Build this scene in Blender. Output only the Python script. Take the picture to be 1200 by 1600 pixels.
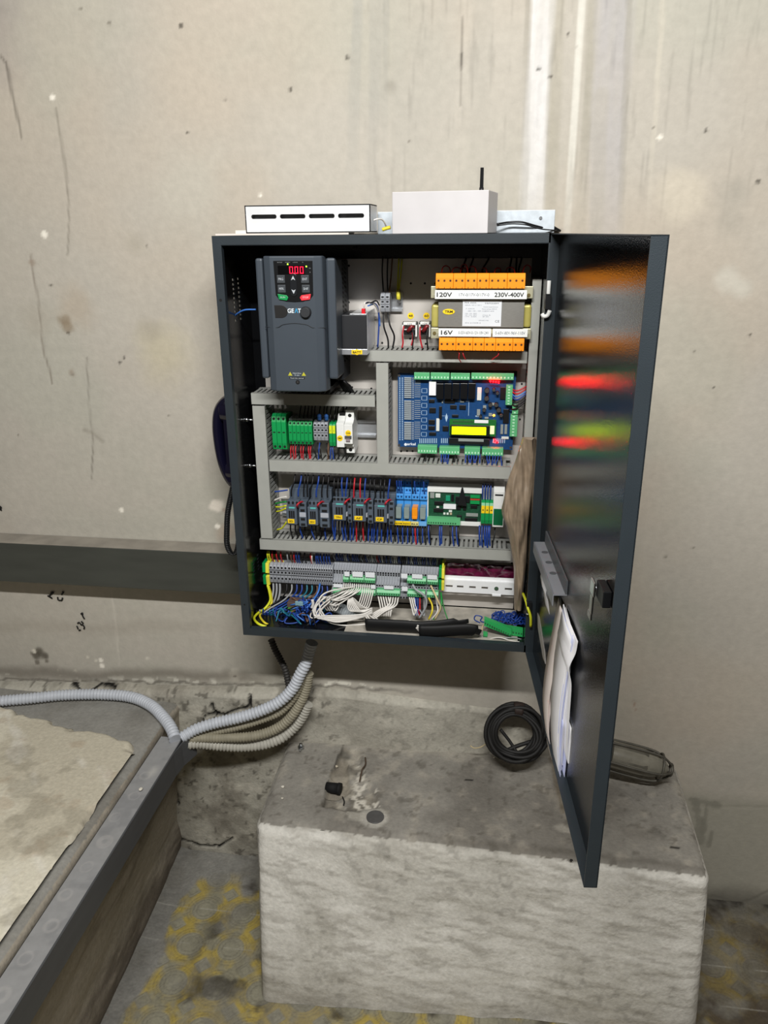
import bpy, bmesh, math, random
import numpy as np
from mathutils import Vector, Matrix
random.seed(4)
for o in list(bpy.data.objects): bpy.data.objects.remove(o)
SC = bpy.context.scene
COL = SC.collection
V = Vector

# ------------------------------------------------------------ camera, light, exposure
cam_data = bpy.data.cameras.new('camera')
cam = bpy.data.objects.new('camera', cam_data); COL.objects.link(cam)
cam_data.sensor_fit = 'VERTICAL'; cam_data.sensor_height = 32.0; cam_data.lens = 1204.58 / 1600 * 32
cam_data.clip_start = 0.02
cx, cf, cu = ((.99048958, .13733157, -.00839227), (-.13192132, .93060427, -.3414271), (-.03907884, .33928711, .93987079))
cam.matrix_world = Matrix(((cx[0], cu[0], -cf[0], .51008), (cx[1], cu[1], -cf[1], -1.61862), (cx[2], cu[2], -cf[2], 1.6141), (0, 0, 0, 1)))
SC.camera = cam
SC.view_settings.view_transform = 'Standard'; SC.view_settings.look = 'None'
SC.view_settings.gamma = 1.0; SC.view_settings.use_curve_mapping = False
SC.view_settings.exposure = 0.0
world = bpy.data.worlds.new('world'); SC.world = world; world.use_nodes = True
bg = world.node_tree.nodes['Background']; bg.inputs[0].default_value = (1.0, 0.86, 0.72, 1); bg.inputs[1].default_value = 0.065
def area_lamp(name, loc, target, size, power, color, size_y=None):
    l = bpy.data.lights.new(name, 'AREA'); l.size = size; l.energy = power; l.color = color
    if size_y: l.shape = 'RECTANGLE'; l.size_y = size_y
    else: l.shape = 'DISK'
    o = bpy.data.objects.new(name, l); COL.objects.link(o); o.location = loc
    o.rotation_euler = (V(target) - V(loc)).to_track_quat('-Z', 'Y').to_euler()
    return o
area_lamp('ceiling_tube', (0.50, -1.76, 2.56), (0.45, 0.0, 1.2), 1.15, 64, (1.0, 0.992, 0.965), size_y=0.06)

# ------------------------------------------------------------ materials
def lin(c):
    if isinstance(c, str):
        c = [int(c[i:i+2], 16) / 255 for i in (1, 3, 5)]
        c = [x / 12.92 if x <= .04045 else ((x + .055) / 1.055) ** 2.4 for x in c]
    return tuple(c)
MC = {}
def mat(key, color, rough=.5, metal=0, var=0.0, vs=30, bump=0.0, bs=300, emit=0, alpha=1, trans=0, ior=1.45, coat=0, aniso=None, spec=.5):
    if key in MC: return MC[key]
    m = bpy.data.materials.new(key); m.use_nodes = True; nt = m.node_tree; N = nt.nodes
    b = N['Principled BSDF']; c = lin(color)
    b.inputs['Base Color'].default_value = (*c, 1); b.inputs['Roughness'].default_value = rough
    b.inputs['Metallic'].default_value = metal; b.inputs['IOR'].default_value = ior
    b.inputs['Specular IOR Level'].default_value = spec
    if coat: b.inputs['Coat Weight'].default_value = coat; b.inputs['Coat Roughness'].default_value = .1
    tc = N.new('ShaderNodeTexCoord')
    if True:
        n = N.new('ShaderNodeTexNoise'); n.inputs['Scale'].default_value = vs; n.inputs['Detail'].default_value = 4
        nt.links.new(tc.outputs['Object'], n.inputs['Vector'])
        if aniso:
            mp = N.new('ShaderNodeMapping'); mp.inputs['Scale'].default_value = aniso
            nt.links.new(tc.outputs['Object'], mp.inputs['Vector']); nt.links.new(mp.outputs[0], n.inputs['Vector'])
        r = N.new('ShaderNodeMapRange'); r.inputs['To Min'].default_value = 1 - max(var, .03); r.inputs['To Max'].default_value = 1 + max(var, .03)
        r.inputs['From Min'].default_value = .3; r.inputs['From Max'].default_value = .7
        nt.links.new(n.outputs['Fac'], r.inputs['Value'])
        hs = N.new('ShaderNodeHueSaturation'); hs.inputs['Color'].default_value = (*c, 1)
        nt.links.new(r.outputs[0], hs.inputs['Value']); nt.links.new(hs.outputs[0], b.inputs['Base Color'])
    if bump:
        n2 = N.new('ShaderNodeTexNoise'); n2.inputs['Scale'].default_value = bs; n2.inputs['Detail'].default_value = 2
        nt.links.new(tc.outputs['Object'], n2.inputs['Vector'])
        bp = N.new('ShaderNodeBump'); bp.inputs['Strength'].default_value = bump; bp.inputs['Distance'].default_value = .001
        nt.links.new(n2.outputs['Fac'], bp.inputs['Height']); nt.links.new(bp.outputs[0], b.inputs['Normal'])
    if emit:
        b.inputs['Emission Color'].default_value = (*c, 1); b.inputs['Emission Strength'].default_value = emit
    if alpha < 1: b.inputs['Alpha'].default_value = alpha
    if trans: b.inputs['Transmission Weight'].default_value = trans
    MC[key] = m; return m
def attr_mat(key, rough=.9, bump=.4, bs=220, fine=.07, fs=160, spec=.3):
    m = bpy.data.materials.new(key); m.use_nodes = True; nt = m.node_tree; N = nt.nodes; b = N['Principled BSDF']
    b.inputs['Roughness'].default_value = rough; b.inputs['Specular IOR Level'].default_value = spec
    a = N.new('ShaderNodeAttribute'); a.attribute_name = 'pigment'
    tc = N.new('ShaderNodeTexCoord'); n = N.new('ShaderNodeTexNoise'); n.inputs['Scale'].default_value = fs; n.inputs['Detail'].default_value = 6
    nt.links.new(tc.outputs['Object'], n.inputs['Vector'])
    r = N.new('ShaderNodeMapRange'); r.inputs['To Min'].default_value = 1 - fine; r.inputs['To Max'].default_value = 1 + fine
    r.inputs['From Min'].default_value = .3; r.inputs['From Max'].default_value = .7
    nt.links.new(n.outputs['Fac'], r.inputs['Value'])
    hs = N.new('ShaderNodeHueSaturation'); nt.links.new(a.outputs['Color'], hs.inputs['Color']); nt.links.new(r.outputs[0], hs.inputs['Value'])
    nt.links.new(hs.outputs[0], b.inputs['Base Color'])
    n2 = N.new('ShaderNodeTexNoise'); n2.inputs['Scale'].default_value = bs; n2.inputs['Detail'].default_value = 4
    nt.links.new(tc.outputs['Object'], n2.inputs['Vector'])
    bp = N.new('ShaderNodeBump'); bp.inputs['Strength'].default_value = bump; bp.inputs['Distance'].default_value = .002
    nt.links.new(n2.outputs['Fac'], bp.inputs['Height']); nt.links.new(bp.outputs[0], b.inputs['Normal'])
    MC[key] = m; return m

# ------------------------------------------------------------ mesh helpers
ORG = {}
def smooth_path(pts, k=6, closed=False):
    pts = [V(p) for p in pts]; n = len(pts); out = []
    if n < 3: return pts
    rng = n if closed else n - 1
    for i in range(rng):
        p0 = pts[(i - 1) % n] if closed or i > 0 else pts[0] * 2 - pts[1]
        p1 = pts[i]; p2 = pts[(i + 1) % n]
        p3 = pts[(i + 2) % n] if closed or i < n - 2 else pts[-1] * 2 - pts[-2]
        for j in range(k):
            t = j / k
            out.append(.5 * ((2 * p1) + (p2 - p0) * t + (2 * p0 - 5 * p1 + 4 * p2 - p3) * t * t + (3 * p1 - p0 - 3 * p2 + p3) * t ** 3))
    if not closed: out.append(pts[-1])
    return out
def resample(pts, step):
    out = [pts[0]]; acc = 0
    for a, b in zip(pts, pts[1:]):
        d = (b - a).length; t = step - acc
        while t <= d: out.append(a.lerp(b, t / d)); t += step
        acc = (acc + d) % step
    return out
class MB:
    def __init__(s, xf=None): s.bm = bmesh.new(); s.xf = xf
    def box(s, x0, x1, y0, y1, z0, z1, m=0):
        vs = [s.bm.verts.new(p) for p in ((x0, y0, z0), (x1, y0, z0), (x1, y1, z0), (x0, y1, z0), (x0, y0, z1), (x1, y0, z1), (x1, y1, z1), (x0, y1, z1))]
        for f in ((0, 1, 5, 4), (1, 2, 6, 5), (2, 3, 7, 6), (3, 0, 4, 7), (4, 5, 6, 7), (3, 2, 1, 0)):
            s.bm.faces.new([vs[i] for i in f]).material_index = m
        return s
    def prism(s, pts, a, b, axis='y', m=0):
        def mk(p, t): return {'y': (p[0], t, p[1]), 'x': (t, p[0], p[1]), 'z': (p[0], p[1], t)}[axis]
        A = [s.bm.verts.new(mk(p, a)) for p in pts]; B = [s.bm.verts.new(mk(p, b)) for p in pts]; n = len(pts)
        for f in [A[::-1], B] + [[A[i], A[(i + 1) % n], B[(i + 1) % n], B[i]] for i in range(n)]:
            s.bm.faces.new(f).material_index = m
        return s
    def tube(s, pts, r, n=8, m=0, closed=False, squash=None, caps=True):
        pts = [V(p) for p in pts]; L = len(pts)
        R = r if isinstance(r, (list, tuple)) else [r] * L
        rings = []; up = None
        for i, p in enumerate(pts):
            if closed: t = pts[(i + 1) % L] - pts[i - 1]
            else: t = pts[min(i + 1, L - 1)] - pts[max(i - 1, 0)]
            if t.length < 1e-9: t = V((0, 0, 1))
            t.normalize()
            if up is None: up = t.orthogonal().normalized()
            if squash: up = V(squash[1])
            up = (up - t * up.dot(t))
            if up.length < 1e-6: up = t.orthogonal()
            up.normalize(); w = t.cross(up)
            k = squash[0] if squash else 1
            rings.append([s.bm.verts.new(p + R[i] * (math.cos(6.28318 * j / n) * up * k + math.sin(6.28318 * j / n) * w)) for j in range(n)])
        for i in range(L if closed else L - 1):
            a = rings[i]; b = rings[(i + 1) % L]
            for j in range(n):
                f = s.bm.faces.new((a[j], a[(j + 1) % n], b[(j + 1) % n], b[j])); f.material_index = m; f.smooth = True
        if caps and not closed:
            s.bm.faces.new(rings[0][::-1]).material_index = m; s.bm.faces.new(rings[-1]).material_index = m
        return s
    def cyl(s, p0, p1, r, r1=None, n=16, m=0):
        return s.tube([p0, p1], [r, r if r1 is None else r1], n, m)
    def ball(s, c, r, m=0, sc=(1, 1, 1), u=12, v=8):
        M = Matrix.Translation(c) @ Matrix.Diagonal((r * sc[0], r * sc[1], r * sc[2], 1))
        g = bmesh.ops.create_uvsphere(s.bm, u_segments=u, v_segments=v, radius=1, matrix=M)
        for vt in g['verts']:
            for f in vt.link_faces: f.material_index = m; f.smooth = True
        return s
    def rib(s, pts, r, pitch=.0055, depth=.0018, n=14, m=0, k=10):
        pp = resample(smooth_path(pts, k), pitch / 4)
        return s.tube(pp, [r - (depth if i % 4 in (2,) else (depth * .45 if i % 4 in (1, 3) else 0)) for i in range(len(pp))], n, m)
    def build(s, name, mats, parent=None, bevel=0, org=None, smooth=False, seg=2):
        bm = s.bm
        if s.xf:
            for v in bm.verts: v.co = s.xf(v.co)
        if not isinstance(mats, (list, tuple)): mats = [mats]
        if parent is not None: o0 = ORG[parent.as_pointer()]
        elif org is not None: o0 = V(org)
        else:
            c = [v.co for v in bm.verts]; o0 = V(((min(q.x for q in c) + max(q.x for q in c)) / 2, (min(q.y for q in c) + max(q.y for q in c)) / 2, min(q.z for q in c)))
        bmesh.ops.recalc_face_normals(bm, faces=bm.faces)
        for v in bm.verts: v.co -= o0
        me = bpy.data.meshes.new(name); bm.to_mesh(me); bm.free()
        for m in mats: me.materials.append(m)
        ob = bpy.data.objects.new(name, me); COL.objects.link(ob)
        if smooth: me.polygons.foreach_set('use_smooth', [True] * len(me.polygons))
        if bevel:
            md = ob.modifiers.new('bevel', 'BEVEL'); md.width = bevel; md.segments = seg; md.limit_method = 'ANGLE'; md.angle_limit = .7
            md.harden_normals = False
        if parent is not None: ob.parent = parent; ORG[ob.as_pointer()] = o0
        else: ob.location = o0; ORG[ob.as_pointer()] = o0
        return ob
KEEP = []
def thing(name, label, cat, loc=(0, 0, 0), group=None):
    o = bpy.data.objects.new(name, None); COL.objects.link(o); o.location = loc; o.empty_display_size = .02
    o['label'] = label; o['category'] = cat
    if group: o['group'] = group
    ORG[o.as_pointer()] = V(loc); KEEP.append(o); return o
def tag(o, label, cat, group=None, kind=None):
    o['label'] = label; o['category'] = cat
    if group: o['group'] = group
    if kind: o['kind'] = kind
    return o
def dup(root, loc, label=None, rot=None, scale=None):
    r = root.copy(); COL.objects.link(r); r.location = loc
    if rot: r.rotation_euler = rot
    if scale: r.scale = scale
    if label: r['label'] = label
    for ch in list(root.children):
        c = ch.copy(); COL.objects.link(c); c.parent = r
        for g in list(ch.children):
            d = g.copy(); COL.objects.link(d); d.parent = c
    return r
def text(s, x, y, z, h, m, parent, width=None, name='printed_text', xf=None, rz=0, align='CENTER', bold=0):
    cu_ = bpy.data.curves.new('t', 'FONT'); cu_.body = s; cu_.size = 1; cu_.align_x = align; cu_.extrude = 0; cu_.offset = bold; cu_.resolution_u = 3
    to = bpy.data.objects.new('t', cu_); COL.objects.link(to)
    dg = bpy.context.evaluated_depsgraph_get(); me = bpy.data.meshes.new_from_object(to.evaluated_get(dg))
    bpy.data.objects.remove(to); bpy.data.curves.remove(cu_)
    bm = bmesh.new(); bm.from_mesh(me); bpy.data.meshes.remove(me)
    xs = [v.co.x for v in bm.verts]; ys = [v.co.y for v in bm.verts]
    w0 = max(xs) - min(xs); h0 = .72; cxm = (max(xs) + min(xs)) / 2 if align == 'CENTER' else min(xs)
    sy = h / h0; sx = width / w0 if width else sy
    for v in bm.verts:
        a = (v.co.x - cxm) * sx; b = v.co.y * sy
        v.co = V((x + a * math.cos(rz) - b * math.sin(rz), y, z + a * math.sin(rz) + b * math.cos(rz)))
    mb = MB(xf); mb.bm.free(); mb.bm = bm
    ob = mb.build(name, m, parent); return ob
def wire(pts, r, m, label, group, name='wire', n=6, k=5, cat='wire', place=True):
    mb = MB(); mb.tube(smooth_path(pts, k), r, n)
    return tag(mb.build(name, m), label, cat, group)

# ------------------------------------------------------------ numpy noise and grids
rs = np.random.RandomState(7)
LAT = rs.rand(256, 256)
def vn(x, y):
    xi = np.floor(x).astype(int); yi = np.floor(y).astype(int); fx = x - xi; fy = y - yi
    fx = fx * fx * (3 - 2 * fx); fy = fy * fy * (3 - 2 * fy)
    g = lambda a, b: LAT[a % 256, b % 256]
    return (g(xi, yi) * (1 - fx) + g(xi + 1, yi) * fx) * (1 - fy) + (g(xi, yi + 1) * (1 - fx) + g(xi + 1, yi + 1) * fx) * fy
def fbm(x, y, s, o=5, seed=0):
    r = 0; a = .5; t = 0
    for i in range(o):
        r = r + a * vn(x * s + seed * 17.3 + i * 31.7, y * s + seed * 9.1 + i * 11.3); t += a; a *= .5; s *= 2
    return r / t
def sst(a, b, x): t = np.clip((x - a) / (b - a), 0, 1); return t * t * (3 - 2 * t)
def dseg(X, Z, pl):
    d = np.full(X.shape, 9.0)
    for (a, b), (c, e) in zip(pl, pl[1:]):
        vx, vz = c - a, e - b; L = vx * vx + vz * vz + 1e-12
        t = np.clip(((X - a) * vx + (Z - b) * vz) / L, 0, 1)
        d = np.minimum(d, np.hypot(X - a - t * vx, Z - b - t * vz))
    return d
def inpoly(X, Z, pl):
    c = np.zeros(X.shape, bool); n = len(pl)
    for i in range(n):
        x0, z0 = pl[i]; x1, z1 = pl[(i + 1) % n]
        k = ((z0 > Z) != (z1 > Z)) & (X < (x1 - x0) * (Z - z0) / ((z1 - z0) if z1 != z0 else 1e-9) + x0); c ^= k
    return c
def mixc(C, col, f):
    return C * (1 - f[..., None]) + np.array(lin(col)) * f[..., None]
def gridmesh(name, Pt, C, m, parent=None, org=(0, 0, 0), flip=False):
    nu, nv = Pt.shape[:2]; me = bpy.data.meshes.new(name)
    if parent is not None: org = ORG[parent.as_pointer()]
    co = (Pt.reshape(-1, 3) - np.array(org)).astype(np.float32)
    i = np.arange(nu * nv).reshape(nu, nv)
    q = np.stack([i[:-1, :-1], i[1:, :-1], i[1:, 1:], i[:-1, 1:]], -1).reshape(-1, 4)
    if flip: q = q[:, ::-1]
    me.vertices.add(len(co)); me.vertices.foreach_set('co', co.ravel())
    me.loops.add(q.size); me.loops.foreach_set('vertex_index', q.ravel().astype(np.int32))
    me.polygons.add(len(q)); me.polygons.foreach_set('loop_start', np.arange(0, q.size, 4, dtype=np.int32))
    me.polygons.foreach_set('use_smooth', np.ones(len(q), bool))
    me.update(calc_edges=True)
    a = me.attributes.new('pigment', 'FLOAT_COLOR', 'POINT')
    cc = np.ones((len(co), 4), np.float32); cc[:, :3] = np.clip(C.reshape(-1, 3), 0, 1); a.data.foreach_set('color', cc.ravel())
    me.materials.append(m)
    o = bpy.data.objects.new(name, me); COL.objects.link(o); o.location = org if parent is None else (0, 0, 0)
    if parent is not None: o.parent = parent
    ORG[o.as_pointer()] = V(org)
    return o
def struct(o): o['kind'] = 'structure'; return o

# ================================================================ THE SETTING
plaster = attr_mat('old_plaster', .88, .25, 120, .05, 60)
concrete = attr_mat('concrete', .93, .6, 160, .10, 120)
# wall ------------------------------------------------------------
def axis(a, b, st, lo, hi):
    m = np.arange(a, b + st / 2, st); l = np.linspace(lo, a, 8)[:-1]; h = np.linspace(b, hi, 8)[1:]; return np.concatenate([l, m, h])
gx = axis(-.95, 1.55, .0042, -3.0, 4.0); gz = axis(0.0, 2.5, .0042, -.05, 3.2)
WX, WZ = np.meshgrid(gx, gz, indexing='ij')
n1 = fbm(WX, WZ, 3, 5, 1); n2 = fbm(WX, WZ, 14, 5, 2); n3 = fbm(WX, WZ, 45, 4, 3); nv_ = fbm(WX * 6, WZ * .7, 9, 5, 4)
C = np.ones(WX.shape + (3,)) * np.array(lin('#b3ada2'))
C = mixc(C, '#a5a197', sst(.42, .75, n1) * .4)
C = mixc(C, '#b7a997', sst(.45, .75, fbm(WX, WZ, 2.2, 4, 8)) * .45); C = mixc(C, '#a9a89b', sst(.5, .75, fbm(WX, WZ, 3.1, 5, 18)) * .45)
C = C * (1 + .05 * (n2 - .5) + .035 * (n3 - .5))[..., None]
# dirtier low band

# darker violet-grey tone in the upper left corner
C = mixc(C, '#857d7c', sst(.45, .85, 1 - np.hypot((WX + .62) / .55, (WZ - 2.05) / .5) + .25 * (n2 - .5)) * .55)
C = mixc(C, '#aaa396', sst(.35, 1, 1 - np.hypot((WX + .60) / .55, (WZ - 1.65) / .55) + .3 * (n2 - .5)) * .5)
# brush marks and pale patches
for (c, r, col, f) in [((-0.204, 1.365), .085, '#bab194', .5), ((0.848, 1.674), .06, '#c6bdac', .7), ((0.761, 1.292), .1, '#bdb5a6', .5), ((-0.106, 1.693), .12, '#b9b6aa', .4),
                     ((-0.39, 1.466), .06, '#a8967f', .35), ((-0.227, 1.42), .035, '#9f9787', .5), ((-0.241, 1.596), .03, '#a29b8c', .4), ((-0.092, 0.957), .035, '#b09a86', .5),
                     ((0.944, 1.678), .05, '#9b968b', .5), ((0.945, 1.628), .04, '#9b968b', .4), ((0.948, 1.525), .035, '#c6c2b6', .6), ((0.98, 1.507), .025, '#c6c2b6', .6),
                     ((0.3, 1.871), .02, '#8c877c', .5), ((-0.484, 1.438), .05, '#9f9688', .3)]:
    C = mixc(C, col, sst(.0, .8, 1 - np.hypot(WX - c[0], WZ - c[1]) / r + .9 * (n2 - .5)) * f)
# vertical trowelled streaks at the top right
def streak(p0, p1, w, col, f, soft=.35):
    global C
    d = dseg(WX, WZ, [p0, p1]); k = sst(w * (1 + soft), w * (1 - soft), d + (nv_ - .5) * w * .9)
    fade = sst(p1[1] - .1, p1[1] + .25, WZ)
    C = mixc(C, col, k * f * (.55 + .7 * (nv_ - .3)).clip(0, 1) * np.maximum(fade, .0))
streak((0.571, 2.037), (0.577, 1.543), .020, '#d6d4d2', 1.2)
streak((0.546, 2.038), (0.563, 1.543), .006, '#8d887d', .5)
streak((0.641, 2.034), (0.643, 1.567), .006, '#d3d0c6', 1.1)
streak((0.597, 2.036), (0.613, 1.543), .012, '#97917f', .5)
streak((0.659, 2.033), (0.67, 1.567), .009, '#938e80', .6)
streak((0.696, 2.031), (0.715, 1.531), .030, '#a9a6a8', .8)
streak((0.72, 2.03), (0.745, 1.567), .006, '#8a8578', .5)
streak((0.779, 2.009), (0.792, 1.624), .004, '#c6bfb0', .7)
streak((0.688, 1.844), (0.705, 1.42), .012, '#a7a194', .6)
streak((0.243, 2.052), (0.221, 1.689), .010, '#969691', .5)
streak((0.278, 2.05), (0.26, 1.653), .012, '#9a9892', .5)
streak((0.295, 2.049), (0.287, 1.734), .005, '#8e8d88', .5)
streak((0.336, 2.047), (0.337, 1.593), .03, '#a5a299', .4)
streak((0.393, 2.045), (0.387, 1.651), .03, '#a3a097', .4)
streak((0.467, 2.042), (0.468, 1.651), .02, '#a19d93', .4)
# fine vertical scratches
C = C * (1 - .13 * sst(.62, .8, fbm(WX * 8, WZ * .5, 20, 4, 9)) * sst(1.55, 1.75, WZ) * sst(.2, .3, WX))[..., None]
btop = .530 + .055 * np.clip(WX + .2, -.6, .35); ck = sst(.012, .002, np.abs(WZ - btop - .012 + .02 * (n2 - .5))) * sst(.45, .2, WX)
C = mixc(C, '#e0dccf', ck * sst(.60, .66, fbm(WX, WZ, 60, 3, 19)) * .9); C = mixc(C, '#3b362f', sst(.006, .001, np.abs(WZ - btop - .004 + .02 * (n3 - .5))) * sst(.45, .2, WX) * .6)
Yd = .0015 * (n1 - .5) + .0008 * (n2 - .5)
# cracks
def crack(pl, w, col='#4b463e', f=.85, jit=.012):
    global C, Yd
    jx = (fbm(WX, WZ, 12, 3, 12) - .5) * jit; jz = (fbm(WX, WZ, 12, 3, 13) - .5) * jit
    d = dseg(WX + jx, WZ + jz, pl); k = sst(w * 1.3, w * .2, d) * (.35 + .9 * fbm(WX, WZ, 30, 3, 15)).clip(0, 1)
    C = mixc(C, col, k * f * .75); Yd = Yd + .0006 * k
crack([(-0.477, 1.95), (-0.468, 1.938), (-0.466, 1.922), (-0.465, 1.876), (-0.46, 1.801)], .0035)
crack([(-0.374, 1.851), (-0.373, 1.781), (-0.377, 1.697), (-0.381, 1.642), (-0.392, 1.572)], .0028, '#6a6459', .8)
crack([(-0.476, 1.572), (-0.477, 1.519), (-0.478, 1.438), (-0.481, 1.369), (-0.477, 1.297)], .0028, '#6d6257', .8)
crack([(-0.385, 1.356), (-0.394, 1.255), (-0.396, 1.18), (-0.412, 1.072)], .0025, '#5f5950', .8)
crack([(-0.415, 1.189), (-0.394, 1.182), (-0.376, 1.166)], .006, '#7c7569', .6)
crack([(0.431, 1.976), (0.432, 1.903)], .002, '#57524a', .8, .003); crack([(0.432, 1.919), (0.432, 1.897)], .004, '#3a362f', .9, .003); crack([(0.431, 1.897), (0.431, 1.835)], .0018, '#57524a', .8, .003)
crack([(-0.406, 0.789), (-0.402, 0.719), (-0.405, 0.646), (-0.412, 0.571)], .003, '#cfc9bd', .6)
crack([(0.87, 0.572), (0.877, 0.546)], .002, '#8b5b43', .8, .001)
crack([(1.043, 0.286), (1.109, 0.291), (1.211, 0.299)], .004, '#8b8578', .7)
crack([(1.119, 0.009), (1.148, 0.002), (1.181, -0.01), (1.213, 0.007), (1.251, 0.042)], .0045, '#26231f', 1)
# dark rough run-off patch right of the plinth
for a, b, w in (((1088, 1252), (1096, 1320), .010),):
    pass
for pl, w in (([(1.04, 0.303), (1.091, 0.293)], .010), ([(1.049, 0.294), (1.07, 0.173)], .009), ([(1.07, 0.291), (1.072, 0.209)], .006), ([(1.093, 0.211), (1.092, 0.167)], .004)):
    C = mixc(C, '#3f3b34', sst(w * 1.5, w * .5, dseg(WX, WZ, pl) + (n3 - .5) * w * 2.4) * .8)
# speckles: dark dots and chipped white flecks
def fleck(pts, r, col, f=.9):
    global C
    for p in pts: C = mixc(C, col, sst(r * 1.3, r * .5, np.hypot(WX - p[0], WZ - p[1]) + (n3 - .5) * r * 1.5) * f)
fleck([(-0.443, 1.511), (-0.418, 1.411), (-0.1, 1.985), (-0.024, 1.858), (-0.105, 1.802), (-0.215, 1.59), (0.107, 1.871), (0.219, 1.921), (-0.307, 1.348), (-0.295, 1.358), (-0.423, 1.32), (0.572, 1.89), (0.594, 1.877), (0.621, 1.943), (0.877, 1.782), (0.98, 1.695), (1.007, 1.419), (0.952, 1.315)], .0036, '#3a352e', .8)
fleck([(0.907, 1.385), (0.956, 0.967), (0.901, 0.942), (0.636, 1.922), (-0.242, 1.995), (-0.296, 2.021), (0.336, 1.777), (-0.581, 1.175), (-0.205, 1.23), (-0.44, 1.513), (-0.084, 1.232), (0.784, 1.789)], .003, '#6c665b', .7)
fleck([(-0.421, 1.439), (-0.418, 1.428)], .014, '#8a7b66', .7); fleck([(-0.424, 1.324), (-0.478, 1.559)], .010, '#8f7f70', .6)
fleck([(0.036, 1.685), (-0.348, 0.999), (-0.114, 0.967), (-0.439, 1.616), (-0.379, 1.871), (0.797, 1.773), (-0.458, 0.567), (-0.459, 0.584)], .006, '#efe9dc'); fleck([(-0.111, 1.021)], .017, '#e6ddd0', .9)
fleck([(-0.094, 1.009)], .006, '#a99a8c')
fleck([(-0.105, 0.566)], .017, '#d8d2c4', .9); fleck([(-0.103, 0.564)], .004, '#3a352e')
fleck([(-0.626, 0.597), (-0.639, 0.588), (-0.614, 0.586)], .013, '#5a544a', .9); fleck([(-0.639, 0.563), (-0.611, 0.569)], .006, '#6a6459', .8); fleck([(-0.642, 0.597)], .006, '#d8d2c4')
fleck([(-0.579, 0.529), (-0.535, 0.523), (-0.527, 0.518), (-0.585, 0.544), (-0.535, 0.546), (-0.495, 0.589), (-0.473, 0.581), (-0.332, 0.599), (-0.413, 0.533)], .004, '#d3cdbf', .8)
# grime band above the base on the left, brown stain at mid height
C = mixc(C, '#6f685d', sst(.028, .0, np.abs(WZ - (.545 + .06 * (WX + .4)) + .03 * (n2 - .5))) * sst(.1, -.1, WX) * .65)
C = mixc(C, '#8d8477', sst(.03, .0, np.abs(WZ - .68 + .1 * (n1 - .5))) * sst(.0, -.3, WX) * .25)
# below the render line right of the plinth: greener cement
C = mixc(C, '#989588', sst(.34, .30, WZ + .02 * (n2 - .5)) * sst(.9, 1.0, WX) * .7)
C = mixc(C, '#5f5b52', sst(.07, .0, WZ + .03 * (n2 - .5)) * .75)
PT = np.stack([WX, Yd, WZ], -1)
wall = struct(gridmesh('wall_back', PT, C, plaster, flip=False))
# base course of rough render, left and behind the plinth ---------------
bx = np.arange(-1.4, .75, .005); bt = np.linspace(0, 1, 120)
BX, BT = np.meshgrid(bx, bt, indexing='ij')
topz = .530 + .055 * np.clip(BX + .2, -.6, .35) + .006 * (fbm(BX, BX * 0 + 2, 25, 4, 21) - .5)
topz = np.where(BX > .1, .549 - .03 * sst(.1, .7, BX), topz)
th = .034 * (1 - .9 * sst(.30, .66, BX)) + .007 * (fbm(BX, BT, 9, 4, 22) - .5)
th = np.maximum(th * (1 - .4 * sst(.0, .06, BX)), .002)
zz = np.where(BT < .12, topz, topz * (1 - (BT - .12) / .88) - .02 * (BT - .12))
kk = np.clip(BT / .12, 0, 1)
zz = np.where(BT < .12, topz - kk * .016, (topz - .016) * (1 - (BT - .12) / .88))
yy = -.0005 - th * np.sqrt(np.clip(1 - (1 - kk) ** 2, 0, 1)) * (.35 + .65 * np.clip(zz / .5, 0, 1)) 
yy = yy - .004 * (fbm(BX, zz, 30, 4, 23) - .5) * kk
m1 = fbm(BX, zz, 8, 5, 24); m2 = fbm(BX, zz, 40, 4, 25)
C = np.ones(BX.shape + (3,)) * np.array(lin('#aca89c'))
C = mixc(C, '#7c766b', sst(.45, .7, m1) * .7); C = mixc(C, '#c6c0b2', sst(.55, .75, m2) * .45)
pits = sst(.66, .74, fbm(BX, zz, 70, 3, 27)); C = mixc(C, '#4e4a42', pits * .7); C = mixc(C, '#5d584e', sst(.60, .70, fbm(BX, zz, 22, 5, 28)) * .35)
C = mixc(C, '#b8b4a8', sst(.1, .2, BX) * sst(.7, .5, BX) * .5)
def bcrack(pl, w):
    global C, yy
    j = (fbm(BX, zz, 60, 3, 26) - .5) * .012
    k = sst(w * 1.6, w * .5, dseg(BX + j, zz + j, pl)); C = mixc(C, '#14110e', k); yy = yy + .006 * k
bcrack([(-0.157, 0.5), (-0.149, 0.473), (-0.126, 0.468), (-0.097, 0.486), (-0.066, 0.496), (-0.056, 0.523)], .0032); bcrack([(-0.057, 0.531), (-0.058, 0.462)], .0028)
bcrack([(-0.149, 0.473), (-0.178, 0.465), (-0.192, 0.425), (-0.199, 0.415)], .0025); bcrack([(-0.148, 0.47), (-0.156, 0.442), (-0.174, 0.433)], .002)
bcrack([(-0.594, 0.515), (-0.537, 0.511), (-0.493, 0.503), (-0.465, 0.517), (-0.429, 0.52), (-0.388, 0.5)], .002); bcrack([(-0.762, 0.47), (-0.714, 0.482), (-0.689, 0.468), (-0.651, 0.477)], .002)
bcrack([(-0.288, 0.285), (-0.293, 0.222), (-0.287, 0.159)], .003); bcrack([(-0.301, 0.043), (-0.251, 0.017), (-0.186, 0.021), (-0.146, 0.057)], .003)
struct(gridmesh('trim_1', np.stack([BX, yy, zz], -1), C, concrete, flip=True))
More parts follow.
